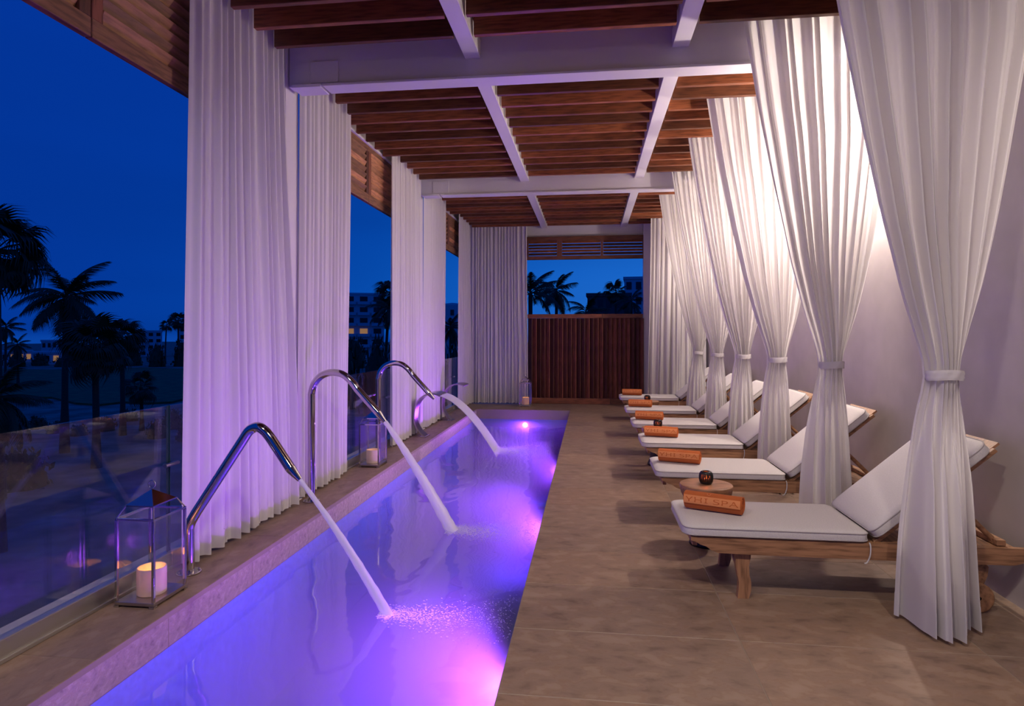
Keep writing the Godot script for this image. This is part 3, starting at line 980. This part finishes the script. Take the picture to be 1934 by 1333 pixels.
# ---------------------------------------------------------------- lanterns
func build_lanterns() -> void:
	var spots := [[V(-2.645, 0, 3.505), 0.0, "tall steel and glass lantern on the ledge beside the first faucet"], [V(-2.64, 0, 7.41), 0.0, "tall steel and glass lantern on the ledge between the second and third faucets"], [V(-1.43, 0, 13.98), 0.0, "steel and glass lantern standing at the end curtain beside the timber screen"]]
	var names := ["lit pillar candle in the lantern beside the first faucet", "pillar candle in the lantern between the second and third faucets", "pillar candle in the lantern at the end curtain"]
	var wx := 0.125
	var wz := 0.15
	for k in 3:
		var t := thing("lantern", spots[k][0], spots[k][2], "lantern", "steel and glass lanterns")
		var b := MB.new()
		b.box(Vector3(0, 0.022, 0), Vector3(0.25, 0.02, 0.30), Basis.IDENTITY, 0.002)
		for sx in [-1, 1]:
			for sz in [-1, 1]: b.box(Vector3(sx * 0.112, 0.006, sz * 0.137), Vector3(0.032, 0.012, 0.032))
		put("base", b.mesh(), M.brushed, t)
		for sx in [-1, 1]:
			for sz in [-1, 1]:
				put("post", block(Vector3(0.017, 0.475, 0.017), 0.002), M.chrome, t, Vector3(sx * (wx - 0.008), 0.27, sz * (wz - 0.008)))
		for sx in [-1, 1]:
			put("top_rail", block(Vector3(0.014, 0.014, 0.30), 0.0015), M.chrome, t, Vector3(sx * (wx - 0.008), 0.5145, 0))
		for sz in [-1, 1]:
			put("top_rail", block(Vector3(0.222, 0.014, 0.014), 0.0015), M.chrome, t, Vector3(0, 0.5145, sz * (wz - 0.008)))
		for sx in [-1, 1]:
			put("pane", block(Vector3(0.003, 0.47, 0.27)), M.glass, t, Vector3(sx * (wx - 0.009), 0.27, 0))
		for sz in [-1, 1]:
			put("pane", block(Vector3(0.22, 0.47, 0.003)), M.glass, t, Vector3(0, 0.27, sz * (wz - 0.009)))
		# hipped roof: slanting bars, then a solid mirror cap
		var rx := 0.088
		var rz := 0.105
		var hb := MB.new()
		for sx in [-1, 1]:
			for sz in [-1, 1]: hb.tube(PackedVector3Array([Vector3(sx * (wx - 0.006), 0.519, sz * (wz - 0.006)), Vector3(sx * rx, 0.583, sz * rz)]), [0.0045], 6)
		put("hip_bars", hb.mesh(), M.chrome, t)
		var rb := MB.new()
		rb.box(Vector3(0, 0.584, 0), Vector3(rx * 2 + 0.008, 0.008, rz * 2 + 0.008))
		var apex := Vector3(0, 0.662, 0)
		var cs := [Vector3(-rx, 0.588, rz), Vector3(rx, 0.588, rz), Vector3(rx, 0.588, -rz), Vector3(-rx, 0.588, -rz)]
		for i in 4: rb.tri(cs[i], cs[(i + 1) % 4], apex)
		put("roof_cap", rb.mesh(), M.chrome, t)
		var ring := []
		for i in 25: ring.append(Vector3(cos(TAU * i / 24.0) * 0.022, 0.69 + sin(TAU * i / 24.0) * 0.024, 0))
		put("ring", rod(ring, [0.0032], 8), M.chrome, t)
		for y in [0.13, 0.39]:
			put("hinge", rod([Vector3(wx - 0.002, y, wz - 0.001), Vector3(wx - 0.002, y + 0.05, wz - 0.001)], [0.005], 8), M.chrome, t)
		# candle: hollow pillar with a low light inside
		var c := thing("pillar_candle", spots[k][0] + Vector3(0.0, 0.0325, 0.0), names[k], "candle", "pillar candles in lanterns")
		var cb := MB.new()
		var ch := 0.16
		cb.lathe([Vector2(0.0, 0.0), Vector2(0.078, 0.0), Vector2(0.081, 0.004), Vector2(0.081, ch - 0.004), Vector2(0.078, ch), Vector2(0.074, ch - 0.004), Vector2(0.068, 0.09), Vector2(0.05, 0.075), Vector2(0.0, 0.07)], 36)
		put("wax", cb.mesh(), M.wax, c)
		var fl := MB.new()
		fl.lathe([Vector2(0.0, 0.085), Vector2(0.006, 0.09), Vector2(0.007, 0.098), Vector2(0.0, 0.115)], 10)
		put("flame", fl.mesh(), M.flame, c)
		lamp_omni(spots[k][0] + Vector3(0, 0.0325 + 0.1, 0), [0.009, 0.002, 0.009][k], Color(1.0, 0.66, 0.36), 0.008)


# ---------------------------------------------------------------- faucets, spouts, jets
func bolt_plate(t: Node3D, r: float) -> void:
	var b := MB.new()
	b.lathe([Vector2(0.0, 0.0), Vector2(r, 0.0), Vector2(r, 0.009), Vector2(r - 0.004, 0.012), Vector2(0.0, 0.012)], 32)
	put("base_plate", b.mesh(), M.chrome, t)
	for k in 4:
		var a := TAU * (k + 0.5) / 4.0
		var n := MB.new()
		n.lathe([Vector2(0.009, 0.012), Vector2(0.009, 0.018), Vector2(0.005, 0.023), Vector2(0.0, 0.024)], 8, Vector3(cos(a) * (r - 0.016), 0, sin(a) * (r - 0.016)))
		put("bolt", n.mesh(), M.chrome, t)


func faucet(at: Vector3, label: String, path: Array, r: float, tip0: Vector3, tip1: Vector3) -> void:
	var t := thing("water_faucet", at, label, "faucet", "chrome water faucets on the ledge")
	bolt_plate(t, 0.078)
	put("pipe", rod(path, [r], 24), M.chrome, t)
	put("nozzle", rod([tip0, tip0.lerp(tip1, 0.12), tip1], [r, r * 0.98, r * 0.5], 24), M.chrome, t)


func build_faucets() -> void:
	var p1 := []
	p1.append_array([Vector3(0, 0.012, 0), Vector3(0, 0.28, 0)])
	for q in smooth([Vector3(0.0, 0.30, 0), Vector3(0.01, 0.335, 0), Vector3(0.04, 0.388, 0), Vector3(0.06, 0.42, 0)], 4): p1.append(q)
	for q in smooth([Vector3(0.388, 0.905, 0), Vector3(0.432, 0.965, 0), Vector3(0.489, 0.988, 0), Vector3(0.54, 0.962, 0), Vector3(0.585, 0.91, 0)], 6): p1.append(q)
	p1.append(Vector3(0.715, 0.725, 0))
	faucet(V(-2.672, 0, 3.9), "bent chrome water faucet beside the first lantern, lowest of the three", p1, 0.034, Vector3(0.715, 0.725, 0), Vector3(0.785, 0.648, 0))
	var p2 := [Vector3(0, 0.012, 0), Vector3(0, 0.5, 0), Vector3(0, 0.98, 0)]
	for q in smooth([Vector3(0.0, 1.03, 0), Vector3(0.03, 1.13, 0), Vector3(0.1, 1.205, 0), Vector3(0.20, 1.238, 0), Vector3(0.31, 1.222, 0), Vector3(0.40, 1.155, 0), Vector3(0.46, 1.08, 0)], 6): p2.append(q)
	p2.append(Vector3(0.66, 0.865, 0))
	faucet(V(-2.655, 0, 5.724), "tall hooped chrome water faucet standing past the first column", p2, 0.034, Vector3(0.66, 0.865, 0), Vector3(0.735, 0.775, 0))
	var p3 := []
	for q in p2: p3.append(q)
	faucet(V(-2.692, 0, 7.75), "tall hooped chrome water faucet beside the second lantern, without a jet", p3, 0.034, Vector3(0.66, 0.865, 0), Vector3(0.735, 0.785, 0))
	# wide sheet spouts
	var prof1 := smooth([Vector3(-2.565, 0.0, 0), Vector3(-2.65, 0.075, 0), Vector3(-2.715, 0.19, 0), Vector3(-2.73, 0.33, 0), Vector3(-2.70, 0.49, 0), Vector3(-2.63, 0.595, 0), Vector3(-2.535, 0.655, 0), Vector3(-2.44, 0.67, 0), Vector3(-2.36, 0.655, 0), Vector3(-2.315, 0.632, 0)], 5)
	var dd := [9.55, 11.42]
	for k in 2:
		var t := thing("sheet_spout", V(-2.60, 0, dd[k]), ["wide curved steel spout pouring a sheet of water", "wide curved steel spout standing dry beside the last glass panel"][k], "spout", "wide curved steel spouts")
		# a bent plate that broadens from the foot to the lip
		var np := prof1.size()
		var faces := [PackedVector3Array(), PackedVector3Array()]
		for i in np:
			var tg := (prof1[mini(i + 1, np - 1)] - prof1[maxi(i - 1, 0)]).normalized()
			var nr := Vector3(-tg.y, tg.x, 0) * 0.011
			var c := Vector3(prof1[i].x + 2.60, prof1[i].y + 0.008, 0)
			var w := lerpf(0.2, 0.47, smoothstep(0.25, 1.0, i / float(np - 1)))
			for e in [0, 1]:
				var o := nr if e == 0 else -nr
				faces[e].append(c + o + Vector3(0, 0, 0.03))
				faces[e].append(c + o - Vector3(0, 0, w - 0.03))
		var b := MB.new()
		for i in np - 1:
			var f0: PackedVector3Array = faces[0]
			var f1: PackedVector3Array = faces[1]
			var j := i * 2
			var mid := (f0[j] + f1[j + 3]) * 0.5
			b.out_quad(mid, f0[j], f0[j + 1], f0[j + 3], f0[j + 2])
			b.out_quad(mid, f1[j], f1[j + 1], f1[j + 3], f1[j + 2])
			b.out_quad(mid, f0[j], f0[j + 2], f1[j + 2], f1[j])
			b.out_quad(mid, f0[j + 1], f0[j + 3], f1[j + 3], f1[j + 1])
		var g0: PackedVector3Array = faces[0]
		var g1: PackedVector3Array = faces[1]
		b.out_quad(g0[0] + Vector3(0, 1, 0), g0[0], g0[1], g1[1], g1[0])
		b.out_quad(g0[-1] - Vector3(1, 0, 0), g0[-2], g0[-1], g1[-1], g1[-2])
		put("blade", b.mesh(), M.brushed, t)
		put("foot_plate", block(Vector3(0.1, 0.01, 0.26), 0.002), M.brushed, t, Vector3(0.02, 0.0055, -0.07))
	# streams of water
	var jets := [[Vector3(-1.887, 0.648, 3.9), Vector3(-1.27, WATER - 0.012, 3.86), 0.013, 0.033, 1.1, "thin jet of water falling from the bent faucet"], [Vector3(-1.92, 0.775, 5.724), Vector3(-1.235, WATER - 0.012, 5.58), 0.02, 0.052, 1.35, "thick jet of water falling from the hooped faucet"]]
	for q in jets:
		var a: Vector3 = q[0]
		var e: Vector3 = q[1]
		var path := []
		var rad := []
		for i in 31:
			var s := i / 30.0
			var p := a.lerp(e, s)
			p.y += 0.035 * 4.0 * s * (1.0 - s)
			path.append(V(p.x, p.y, p.z) - V(a.x, a.y, a.z))
			rad.append(lerpf(q[2], q[3], s) * (1.0 + 0.05 * sin(i * 2.3) + 0.03 * sin(i * 5.1)))
		var t := put("water_jet", rod(path, rad, 16, q[4]), M.jet, null, V(a.x, a.y, a.z))
		tag(t, q[5], "water jet", "streams of water")
	var sg := PackedVector3Array()
	for side in 2:
		var pts := PackedVector3Array()
		for j in 19:
			var s := j / 18.0
			var x := lerpf(-2.325, -1.39, s)
			var y := 0.648 - 0.12 * s - (0.648 - 0.12 - WATER + 0.05) * pow(s, 1.75)
			for i in 9:
				var w := i / 8.0
				var d := lerpf(9.755, 9.56, s) + (w - 0.5) * lerpf(0.46, 0.5, s)
				pts.append(V(x, y + (0.006 + 0.003 * sin(w * 22.0 + s * 3.0)) * (1 if side == 0 else -1), d))
		sg.append_array(pts)
	var wb := MB.new()
	wb.grid(sg.slice(0, 19 * 9), 9, 19)
	wb.grid(sg.slice(19 * 9), 9, 19)
	var sheet := put("water_sheet", wb.mesh(), M.jet)
	tag(sheet, "broad white sheet of water arching from the steel spout", "water jet", "streams of water")
	# foam where the streams land: small bubbles drifting away from the landing place
	var r := RandomNumberGenerator.new()
	r.seed = 12
	var spots := [[-1.27, 3.86, 0.85, 0.22, 2000, "foam bubbles where the thin jet lands"], [-1.24, 5.60, 0.85, 0.28, 4200, "foam bubbles where the thick jet lands"], [-1.38, 9.55, 0.9, 0.55, 5200, "foam bubbles where the broad sheet of water lands"]]
	for q in spots:
		var fb := MB.new()
		for k in int(q[4]):
			var t := pow(r.randf(), 2.0)
			var x: float = q[0] - 0.05 + t * q[2]
			var d: float = q[1] + r.randfn(0.0, 1.0) * q[3] * (0.16 + 0.7 * t)
			if x > -0.43 or x < -2.38 or d > 13.2: continue
			var s := r.randf_range(0.0018, 0.0046) * (1.25 - 0.5 * t)
			var e := Vector3(s * r.randf_range(1.0, 2.2), s * 0.7, s * 1.2)
			var o := V(x, WATER + 0.004 + s * 0.3 + 0.03 * exp(-t * 14.0) * r.randf(), d)
			var tp := [o + Vector3(e.x, 0, 0), o + Vector3(0, 0, -e.z), o - Vector3(e.x, 0, 0), o + Vector3(0, 0, e.z)]
			for i in 4: fb.tri(tp[i], tp[(i + 1) % 4], o + Vector3(0, e.y, 0))
		var f := put("foam", fb.mesh(), M.foam)
		tag(f, "scattered pale " + q[5], "foam", "", "stuff")


# ---------------------------------------------------------------- lamps of the terrace
func build_sconces() -> void:
	# frosted glass wall lights between the tied curtains, and round downlights on the beam above the open end
	var shade := MB.new()
	shade.lathe([Vector2(0.0, -0.12), Vector2(0.04, -0.12), Vector2(0.048, -0.11), Vector2(0.048, 0.11), Vector2(0.04, 0.12), Vector2(0.0, 0.12)], 24)
	for q in [[5.9, 3.0, "fifth and sixth"], [7.45, 1.7, "fourth and fifth"], [8.95, 1.7, "third and fourth"], [10.6, 1.5, "second and third"], [12.7, 1.6, "first and second"]]:
		var at := V(2.42, 3.0, q[0])
		var t := thing("wall_light", at, "frosted glass tube wall light behind the curtains by the %s loungers" % q[2], "wall light", "wall lights behind the tied curtains")
		put("shade", shade.mesh(), M.sconce_lens, t)
		put("bracket", block(Vector3(0.04, 0.06, 0.05), 0.003), M.brushed, t, Vector3(0.067, 0, 0))
		lamp_omni(at, q[1], Color(1.0, 0.93, 0.88), 0.05)
		lamp_spot(at + Vector3(0, 0.125, 0), Vector3.UP, q[1] * 1.6, Color(1.0, 0.93, 0.88), 70.0, 0.05)
	var can := MB.new()
	can.lathe([Vector2(0.0, 0.0), Vector2(0.05, 0.0), Vector2(0.06, -0.012), Vector2(0.06, 0.14), Vector2(0.0, 0.14)], 24)
	var lens := MB.new()
	lens.lathe([Vector2(0.048, 0.0), Vector2(0.0, -0.002)], 24)
	for x in [-1.5, 0.0, 1.5]:
		var power := 3.4 if x < -1.0 else (4.6 if x < 1.0 else 4.0)
		var at := V(x, 3.755, 1.03)
		var t := thing("downlight", at, "round white can downlight under the steel beam at the open end", "ceiling light", "can downlights under the open end beam")
		put("can", can.mesh(), M.steel_white, t)
		put("lens", lens.mesh(), M.sconce_lens, t, Vector3(0, -0.001, 0))
		lamp_spot(at + Vector3(0, -0.006, 0), Vector3(0, -1, -0.72).normalized(), power, Color(1.0, 0.93, 0.87), 64.0, 0.1)


# ---------------------------------------------------------------- outside
func feather_frond(l: float, droop: float, seed_: int) -> ArrayMesh:
	var b := MB.new()
	var r := RandomNumberGenerator.new()
	r.seed = seed_
	var path := []
	for k in 13:
		var s := k / 12.0
		path.append(Vector3(l * s * (1.0 - 0.22 * droop * s), -droop * l * 0.62 * s * s + 0.12 * l * s, 0))
	b.tube(PackedVector3Array(path), [0.045, 0.04, 0.035, 0.03, 0.025, 0.02, 0.015, 0.012, 0.01, 0.008], 5)
	for k in 46:
		var s := 0.12 + 0.88 * k / 45.0
		var f := s * 12.0
		var i := mini(int(f), 11)
		var p: Vector3 = path[i].lerp(path[i + 1], f - i)
		var tg: Vector3 = (path[i + 1] - path[i]).normalized()
		var ll := l * 0.30 * (sin(PI * clampf(s * 0.85 + 0.12, 0, 1)) * 0.8 + 0.2) * r.randf_range(0.85, 1.15)
		for sd in [-1.0, 1.0]:
			var dir: Vector3 = (tg * 0.75 + Vector3(0, -0.25 - 0.35 * r.randf(), sd * 0.85)).normalized()
			var mid: Vector3 = p + dir * ll * 0.5
			var tip: Vector3 = p + dir * ll + Vector3(0, -ll * 0.35, 0)
			var wv := tg * 0.028 * l / 2.6
			b.quad(p - wv, p + wv, mid + wv, mid - wv)
			b.tri(mid - wv, mid + wv, tip)
	return b.mesh()


func fan_leaf(l: float, seed_: int, droop: float) -> ArrayMesh:
	var b := MB.new()
	var r := RandomNumberGenerator.new()
	r.seed = seed_
	var stem := l * 0.55
	b.tube(PackedVector3Array([Vector3.ZERO, Vector3(stem * 0.5, 0.08 * l, 0), Vector3(stem, 0.08 * l, 0)]), [0.03, 0.025, 0.02], 5)
	var o := Vector3(stem, 0.08 * l, 0)
	var n := 26
	for k in n:
		var a := lerpf(-1.95, 1.95, k / float(n - 1))
		var dir := Vector3(cos(a), 0.05 - 0.18 * absf(sin(a)), sin(a)).normalized()
		var ll := l * 0.55 * (0.8 + 0.2 * cos(a)) * r.randf_range(0.9, 1.1)
		var sd := Vector3(-sin(a), 0, cos(a))
		var m := o + dir * ll * 0.6
		var e := o + dir * ll * 0.85 + Vector3(0, -droop * ll * 0.25, 0)
		var tip := e + dir * ll * 0.1 + Vector3(0, -droop * ll * 0.5, 0)
		var w := ll * 0.075
		b.tri(o, m + sd * w, m - sd * w)
		b.quad(m - sd * w, m + sd * w, e + sd * w * 0.4, e - sd * w * 0.4)
		b.tri(e - sd * w * 0.4, e + sd * w * 0.4, tip)
	return b.mesh()


func palm(label: String, at: Vector3, h: float, lean: Vector2, kind: String, leaves: Array, n: int, spread: float, seed_: int, r0 := 0.2, size := 1.0) -> void:
	var t := thing("palm_tree", at, label, "palm tree", "palm trees in the grounds")
	var r := RandomNumberGenerator.new()
	r.seed = seed_
	var path := []
	var rad := []
	for k in 15:
		var s := k / 14.0
		path.append(Vector3(lean.x * s * s, h * s, lean.y * s * s))
		rad.append(r0 * (1.25 - 0.45 * minf(s * 3.0, 1.0) - 0.15 * s) * (1.0 + 0.04 * (k % 2)))
	put("trunk", rod(path, rad, 9), M.trunk, t)
	var top := Vector3(lean.x, h, lean.y)
	for k in n:
		var s := k / float(n)
		var az := k * 2.39996 + r.randf() * 0.5
		var pitch := lerpf(1.25, -0.95 * spread, pow(s, 0.75)) + r.randf_range(-0.12, 0.12)
		var b := Basis(Vector3.UP, az) * Basis(Vector3.BACK, pitch) * Basis(Vector3.RIGHT, r.randf_range(-0.4, 0.4))
		put("frond", leaves[k % leaves.size()], M.leaf_dry if kind == "fan" and s > 0.8 else M.leaf, t, top + Vector3(0, 0.1 - 0.25 * s, 0), b.scaled(Vector3.ONE * size * r.randf_range(0.85, 1.1)))


func leaf_clump(seed_: int, n: int) -> ArrayMesh:
	var b := MB.new()
	var r := RandomNumberGenerator.new()
	r.seed = seed_
	for k in n:
		var d := Vector3(r.randf_range(-1, 1), r.randf_range(-0.25, 1), r.randf_range(-1, 1))
		if d.length() > 1.15 or d.length() < 0.2: d = d.normalized() * r.randf_range(0.6, 1.0)
		var u := Vector3(r.randf_range(-1, 1), r.randf_range(-1, 1), r.randf_range(-1, 1)).normalized() * r.randf_range(0.09, 0.17)
		var w := u.cross(d + Vector3(0.1, 0.3, 0.2)).normalized() * u.length() * 0.5
		b.quad(d - u, d + w, d + u, d - w)
	var g := PackedVector3Array()
	var nz := FastNoiseLite.new()
	nz.seed = seed_
	nz.frequency = 1.2
	for j in 8:
		for i in 15:
			var a := -TAU * i / 14.0
			var e := lerpf(-0.3, PI / 2, j / 7.0)
			var p := Vector3(cos(a) * cos(e), sin(e), sin(a) * cos(e))
			g.append(p * (0.86 + 0.25 * nz.get_noise_3dv(p)))
	b.grid(g, 15, 8, true)
	return b.mesh()


func at_px(px: float, z: float, y: float) -> Vector3:
	# a point of the grounds on the bearing of photo column px at distance z ahead of the camera
	var th := atan(146.5 / 1180.0)
	var u := (px - 967.0) / 1180.0
	return V((-sin(th) + u * cos(th)) * z, y, (cos(th) + u * sin(th)) * z)


func house(label: String, px: float, z: float, base: float, w: float, h: float, dep: float, floors: int, cols: int, m: Material, lit: Array, balcony := false) -> Node3D:
	var o := at_px(px, z, base)
	var t := thing("building", o, label, "building")
	var b := Basis(Vector3.UP, atan2(-o.x, -o.z) + PI) 
	# the front looks towards the terrace
	t.rotation.y = atan2(-o.x, -o.z)
	put("walls", block(Vector3(w, h, dep)), m, t, Vector3(0, h / 2, -dep / 2))
	put("parapet", block(Vector3(w + 0.4, 0.5, dep + 0.4)), m, t, Vector3(0, h + 0.1, -dep / 2))
	var fh := h / floors
	var cw := w / cols
	var wm := block(Vector3(cw * 0.55, fh * 0.5, 0.12))
	for i in cols:
		for j in floors:
			var at := Vector3(-w / 2 + (i + 0.5) * cw, (j + 0.52) * fh, 0.02)
			put("window", wm, M.pane_lit if lit.has(i + j * cols) else M.pane_dark, t, at)
			if balcony:
				put("balcony", block(Vector3(cw * 0.86, fh * 0.28, 1.2)), m, t, Vector3(at.x, j * fh + fh * 0.16, 0.6))
	return t


func build_grounds() -> void:
	var G := -5.0
	var g := setting("ground", "sandy ground outside below the terrace")
	put("sand", block(Vector3(700, 0.5, 700)), M.sand, g, V(-60, G - 0.25, 200))
	put("retaining_wall", block(Vector3(0.3, 5.0, 19)), M.plaster, g, V(-3.1, -2.53, 5.5))
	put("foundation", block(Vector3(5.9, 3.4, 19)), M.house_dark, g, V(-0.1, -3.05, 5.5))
	var lawn := PackedVector2Array()
	for k in 24:
		var p := at_px(lerpf(-400.0, 640.0, k / 23.0), 61.0 + 3.0 * sin(k * 0.8) + 2.0 * sin(k * 1.9), 0)
		lawn.append(Vector2(p.x, -p.z))
	for k in 24:
		var p := at_px(lerpf(640.0, -400.0, k / 23.0), 119.0 + 4.0 * sin(k * 0.9), 0)
		lawn.append(Vector2(p.x, -p.z))
	var lb := MB.new()
	lb.prism(lawn, G - 0.05, G + 0.2, Transform3D(Basis(Vector3(1, 0, 0), Vector3(0, 0, -1), Vector3(0, 1, 0)), Vector3.ZERO))
	var lw := put("lawn", lb.mesh(), M.lawn)
	tag(lw, "dark mown fairway lawn beyond the palms", "lawn")
	var fe := [feather_frond(2.6, 0.75, 1), feather_frond(2.6, 1.0, 2), feather_frond(2.4, 0.5, 3)]
	var fa := [fan_leaf(2.0, 4, 1.0), fan_leaf(2.0, 5, 1.5), fan_leaf(1.8, 6, 0.7)]
	# [label, photo column, distance, crown height, kind, leaves, size, lean]
	var trees := [
		["big drooping fan palm standing at the outer edge of the grounds", -6, 25.0, 4.9, "fan", 34, 1.0, 0.0],
		["low spreading feather palm with fronds close to the ground", 2, 19.0, -0.3, "feather", 22, 0.62, 0.0],
		["tall feather palm with upright crown and slender ringed trunk", 122, 35.0, 3.7, "feather", 25, 1.08, 0.2],
		["shaggy fan palm with dry skirt on a thick trunk beside the feather palm", 182, 31.0, 0.9, "fan", 34, 0.8, 0.0],
		["bushy fan palm on a rough trunk in line with the white block", 232, 41.0, 1.3, "fan", 32, 0.75, 0.0],
		["young low fan palm standing in the sand", 268, 43.0, -2.0, "fan", 16, 0.6, 0.0],
		["small distant palm beside the white houses, with a thin crown", 312, 140.0, 3.6, "fan", 18, 0.75, 0.4],
		["small distant palm beside the white houses, with a full tall crown", 337, 150.0, 4.9, "fan", 24, 1.2, 0.0],
		["distant palm near the lit low villa at the outer edge", 10, 70.0, 2.2, "feather", 18, 0.75, 0.2],
		["distant low palm beside the lit long villa", 34, 82.0, 0.1, "feather", 16, 0.7, 0.0],
		["fan palm silhouette before the apartment block", 741, 66.0, 5.8, "fan", 32, 0.9, 0.0],
		["leaning palm silhouette rising beside the apartment block", 727, 58.0, 4.0, "feather", 20, 0.85, 0.4],
		["palm silhouette in front of the round tower", 851, 62.0, 2.3, "feather", 18, 0.7, 0.0],
		["black palm silhouette at the curtain edge of the end opening", 1002, 42.0, 4.4, "upright", 14, 0.95, 0.0],
		["large spreading palm silhouette seen over the timber screen", 1051, 47.0, 4.9, "feather", 18, 0.78, 0.0],
		["narrow upright palm silhouette in the middle of the end opening", 1107, 44.0, 3.2, "upright", 11, 0.68, 0.0],
		["fan palm silhouette before the dark hotel in the end opening", 1163, 50.0, 5.0, "fan", 20, 0.5, 0.0],
		["palm silhouette at the post side of the end opening", 1192, 45.0, 4.0, "feather", 14, 0.55, 0.0],
		["low drooping palm silhouette between the screen and the hotel", 1132, 52.0, 2.6, "feather", 14, 0.6, 0.0]]
	for k in trees.size():
		var q: Array = trees[k]
		var fan: bool = q[4] == "fan"
		palm(q[0], at_px(q[1], q[2], G + (0.2 if q[2] > 61.0 and q[2] < 119.0 and q[1] < 640 else 0.0)), q[3] - G, Vector2(q[7], 0.1), q[4], fa if fan else fe, q[5], 0.2 if q[4] == "upright" else 1.0, 100 + k, (0.26 if fan else 0.22) * clampf(q[6], 0.6, 1.0), q[6])
	# low planting: [photo column, distance, radius, height]
	var cl := [leaf_clump(71, 420), leaf_clump(72, 420)]
	var bushes := [[40, 27, 1.3, 1.9], [70, 44, 0.8, 1.0], [105, 42, 0.7, 0.9], [150, 41, 0.7, 0.8], [200, 43, 0.8, 1.1], [245, 48, 0.8, 1.0], [296, 40, 0.8, 1.3], [325, 44, 0.9, 1.5], [352, 39, 0.7, 1.4],
		[-12, 133, 2.2, 3.8], [32, 129, 2.0, 3.4], [76, 133, 2.0, 3.0], [120, 129, 2.0, 2.6], [164, 133, 2.0, 3.2], [208, 129, 2.0, 3.6], [252, 133, 2.1, 4.4], [296, 129, 2.1, 5.2], [345, 131, 2.3, 6.0],
		[640, 56, 2.3, 7.2], [672, 124, 2.6, 6.6], [716, 52, 1.9, 7.0], [760, 60, 2.0, 7.4], [856, 54, 1.4, 6.6], [882, 60, 1.3, 6.8],
		[985, 36, 1.2, 6.6], [1030, 39, 0.9, 6.3], [1072, 36, 0.9, 6.2], [1110, 39, 0.9, 6.2], [1150, 36, 0.9, 6.5], [1188, 39, 0.9, 6.7], [1225, 36, 1.0, 6.6]]
	for k in bushes.size():
		var q: Array = bushes[k]
		var s := put("shrub", cl[k % 2], M.leaf, null, at_px(q[0], q[1], G - 0.02), Basis(Vector3.UP, k * 1.3) * Basis.from_scale(Vector3(q[2] / 1.2, q[3] / 1.1, q[2] / 1.2)))
		var part := 0 if k < 9 else (1 if k < 18 else (2 if k < 24 else 3))
		tag(s, ["low rounded shrub on the sand between the near palms", "dark rounded hedge shrub at the far side of the lawn", "tall dark shrub below the white apartment block and stair tower", "tall dark shrub showing above the timber screen"][part], "shrub", ["low shrubs on the sand", "hedge shrubs beyond the lawn", "tall shrubs below the apartment block", "tall shrubs behind the timber screen"][part])
	# houses
	house("white apartment block with balconies and one lit flat", 674, 175, G, 15.0, 18.0, 12.0, 6, 4, M.house, [9, 10], true)
	var tw := MB.new()
	tw.lathe([Vector2(2.4, 0), Vector2(2.4, 14.0), Vector2(2.3, 14.5), Vector2(0, 14.8)], 24)
	var to := thing("building", at_px(855, 160, G), "round white stair tower with small dark windows", "building")
	put("drum", tw.mesh(), M.house, to)
	for j in 3: put("window", block(Vector3(0.9, 1.4, 0.4)), M.pane_dark, to, Vector3(0.4, 5.0 + 3.6 * j, 2.3))
	house("small white block of flats on the rise beyond the lawn", 285, 190, G, 6.0, 7.6, 6.0, 4, 3, M.house, [])
	house("white block half hidden by the first curtain", 354, 196, G, 5.0, 9.4, 6.0, 4, 2, M.house, [])
	house("pale blank block behind the tall feather palm", 98, 176, G, 4.8, 4.8, 5.0, 2, 4, M.house, [])
	house("long low white villa with lit windows across the lawn", 140, 142, G, 15.0, 2.5, 6.0, 1, 9, M.house, [2, 3, 7])
	house("low white villa with warm lit porch at the outer edge", 32, 152, G, 6.0, 2.4, 5.0, 1, 4, M.house, [1, 2, 3])
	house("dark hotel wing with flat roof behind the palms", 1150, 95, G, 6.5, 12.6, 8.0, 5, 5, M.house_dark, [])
	house("grey rooftop block beyond the post side of the end opening", 1206, 122, G, 5.5, 17.6, 8.0, 6, 3, M.house, [])


func _ready() -> void:
	build_camera_and_light()
	make_materials()
	build_floor()
	build_pool()
	build_walls()
	build_ceiling()
	build_balustrade()
	build_curtains()
	build_sconces()
	build_loungers()
	build_tables()
	build_lanterns()
	build_faucets()
	build_grounds()
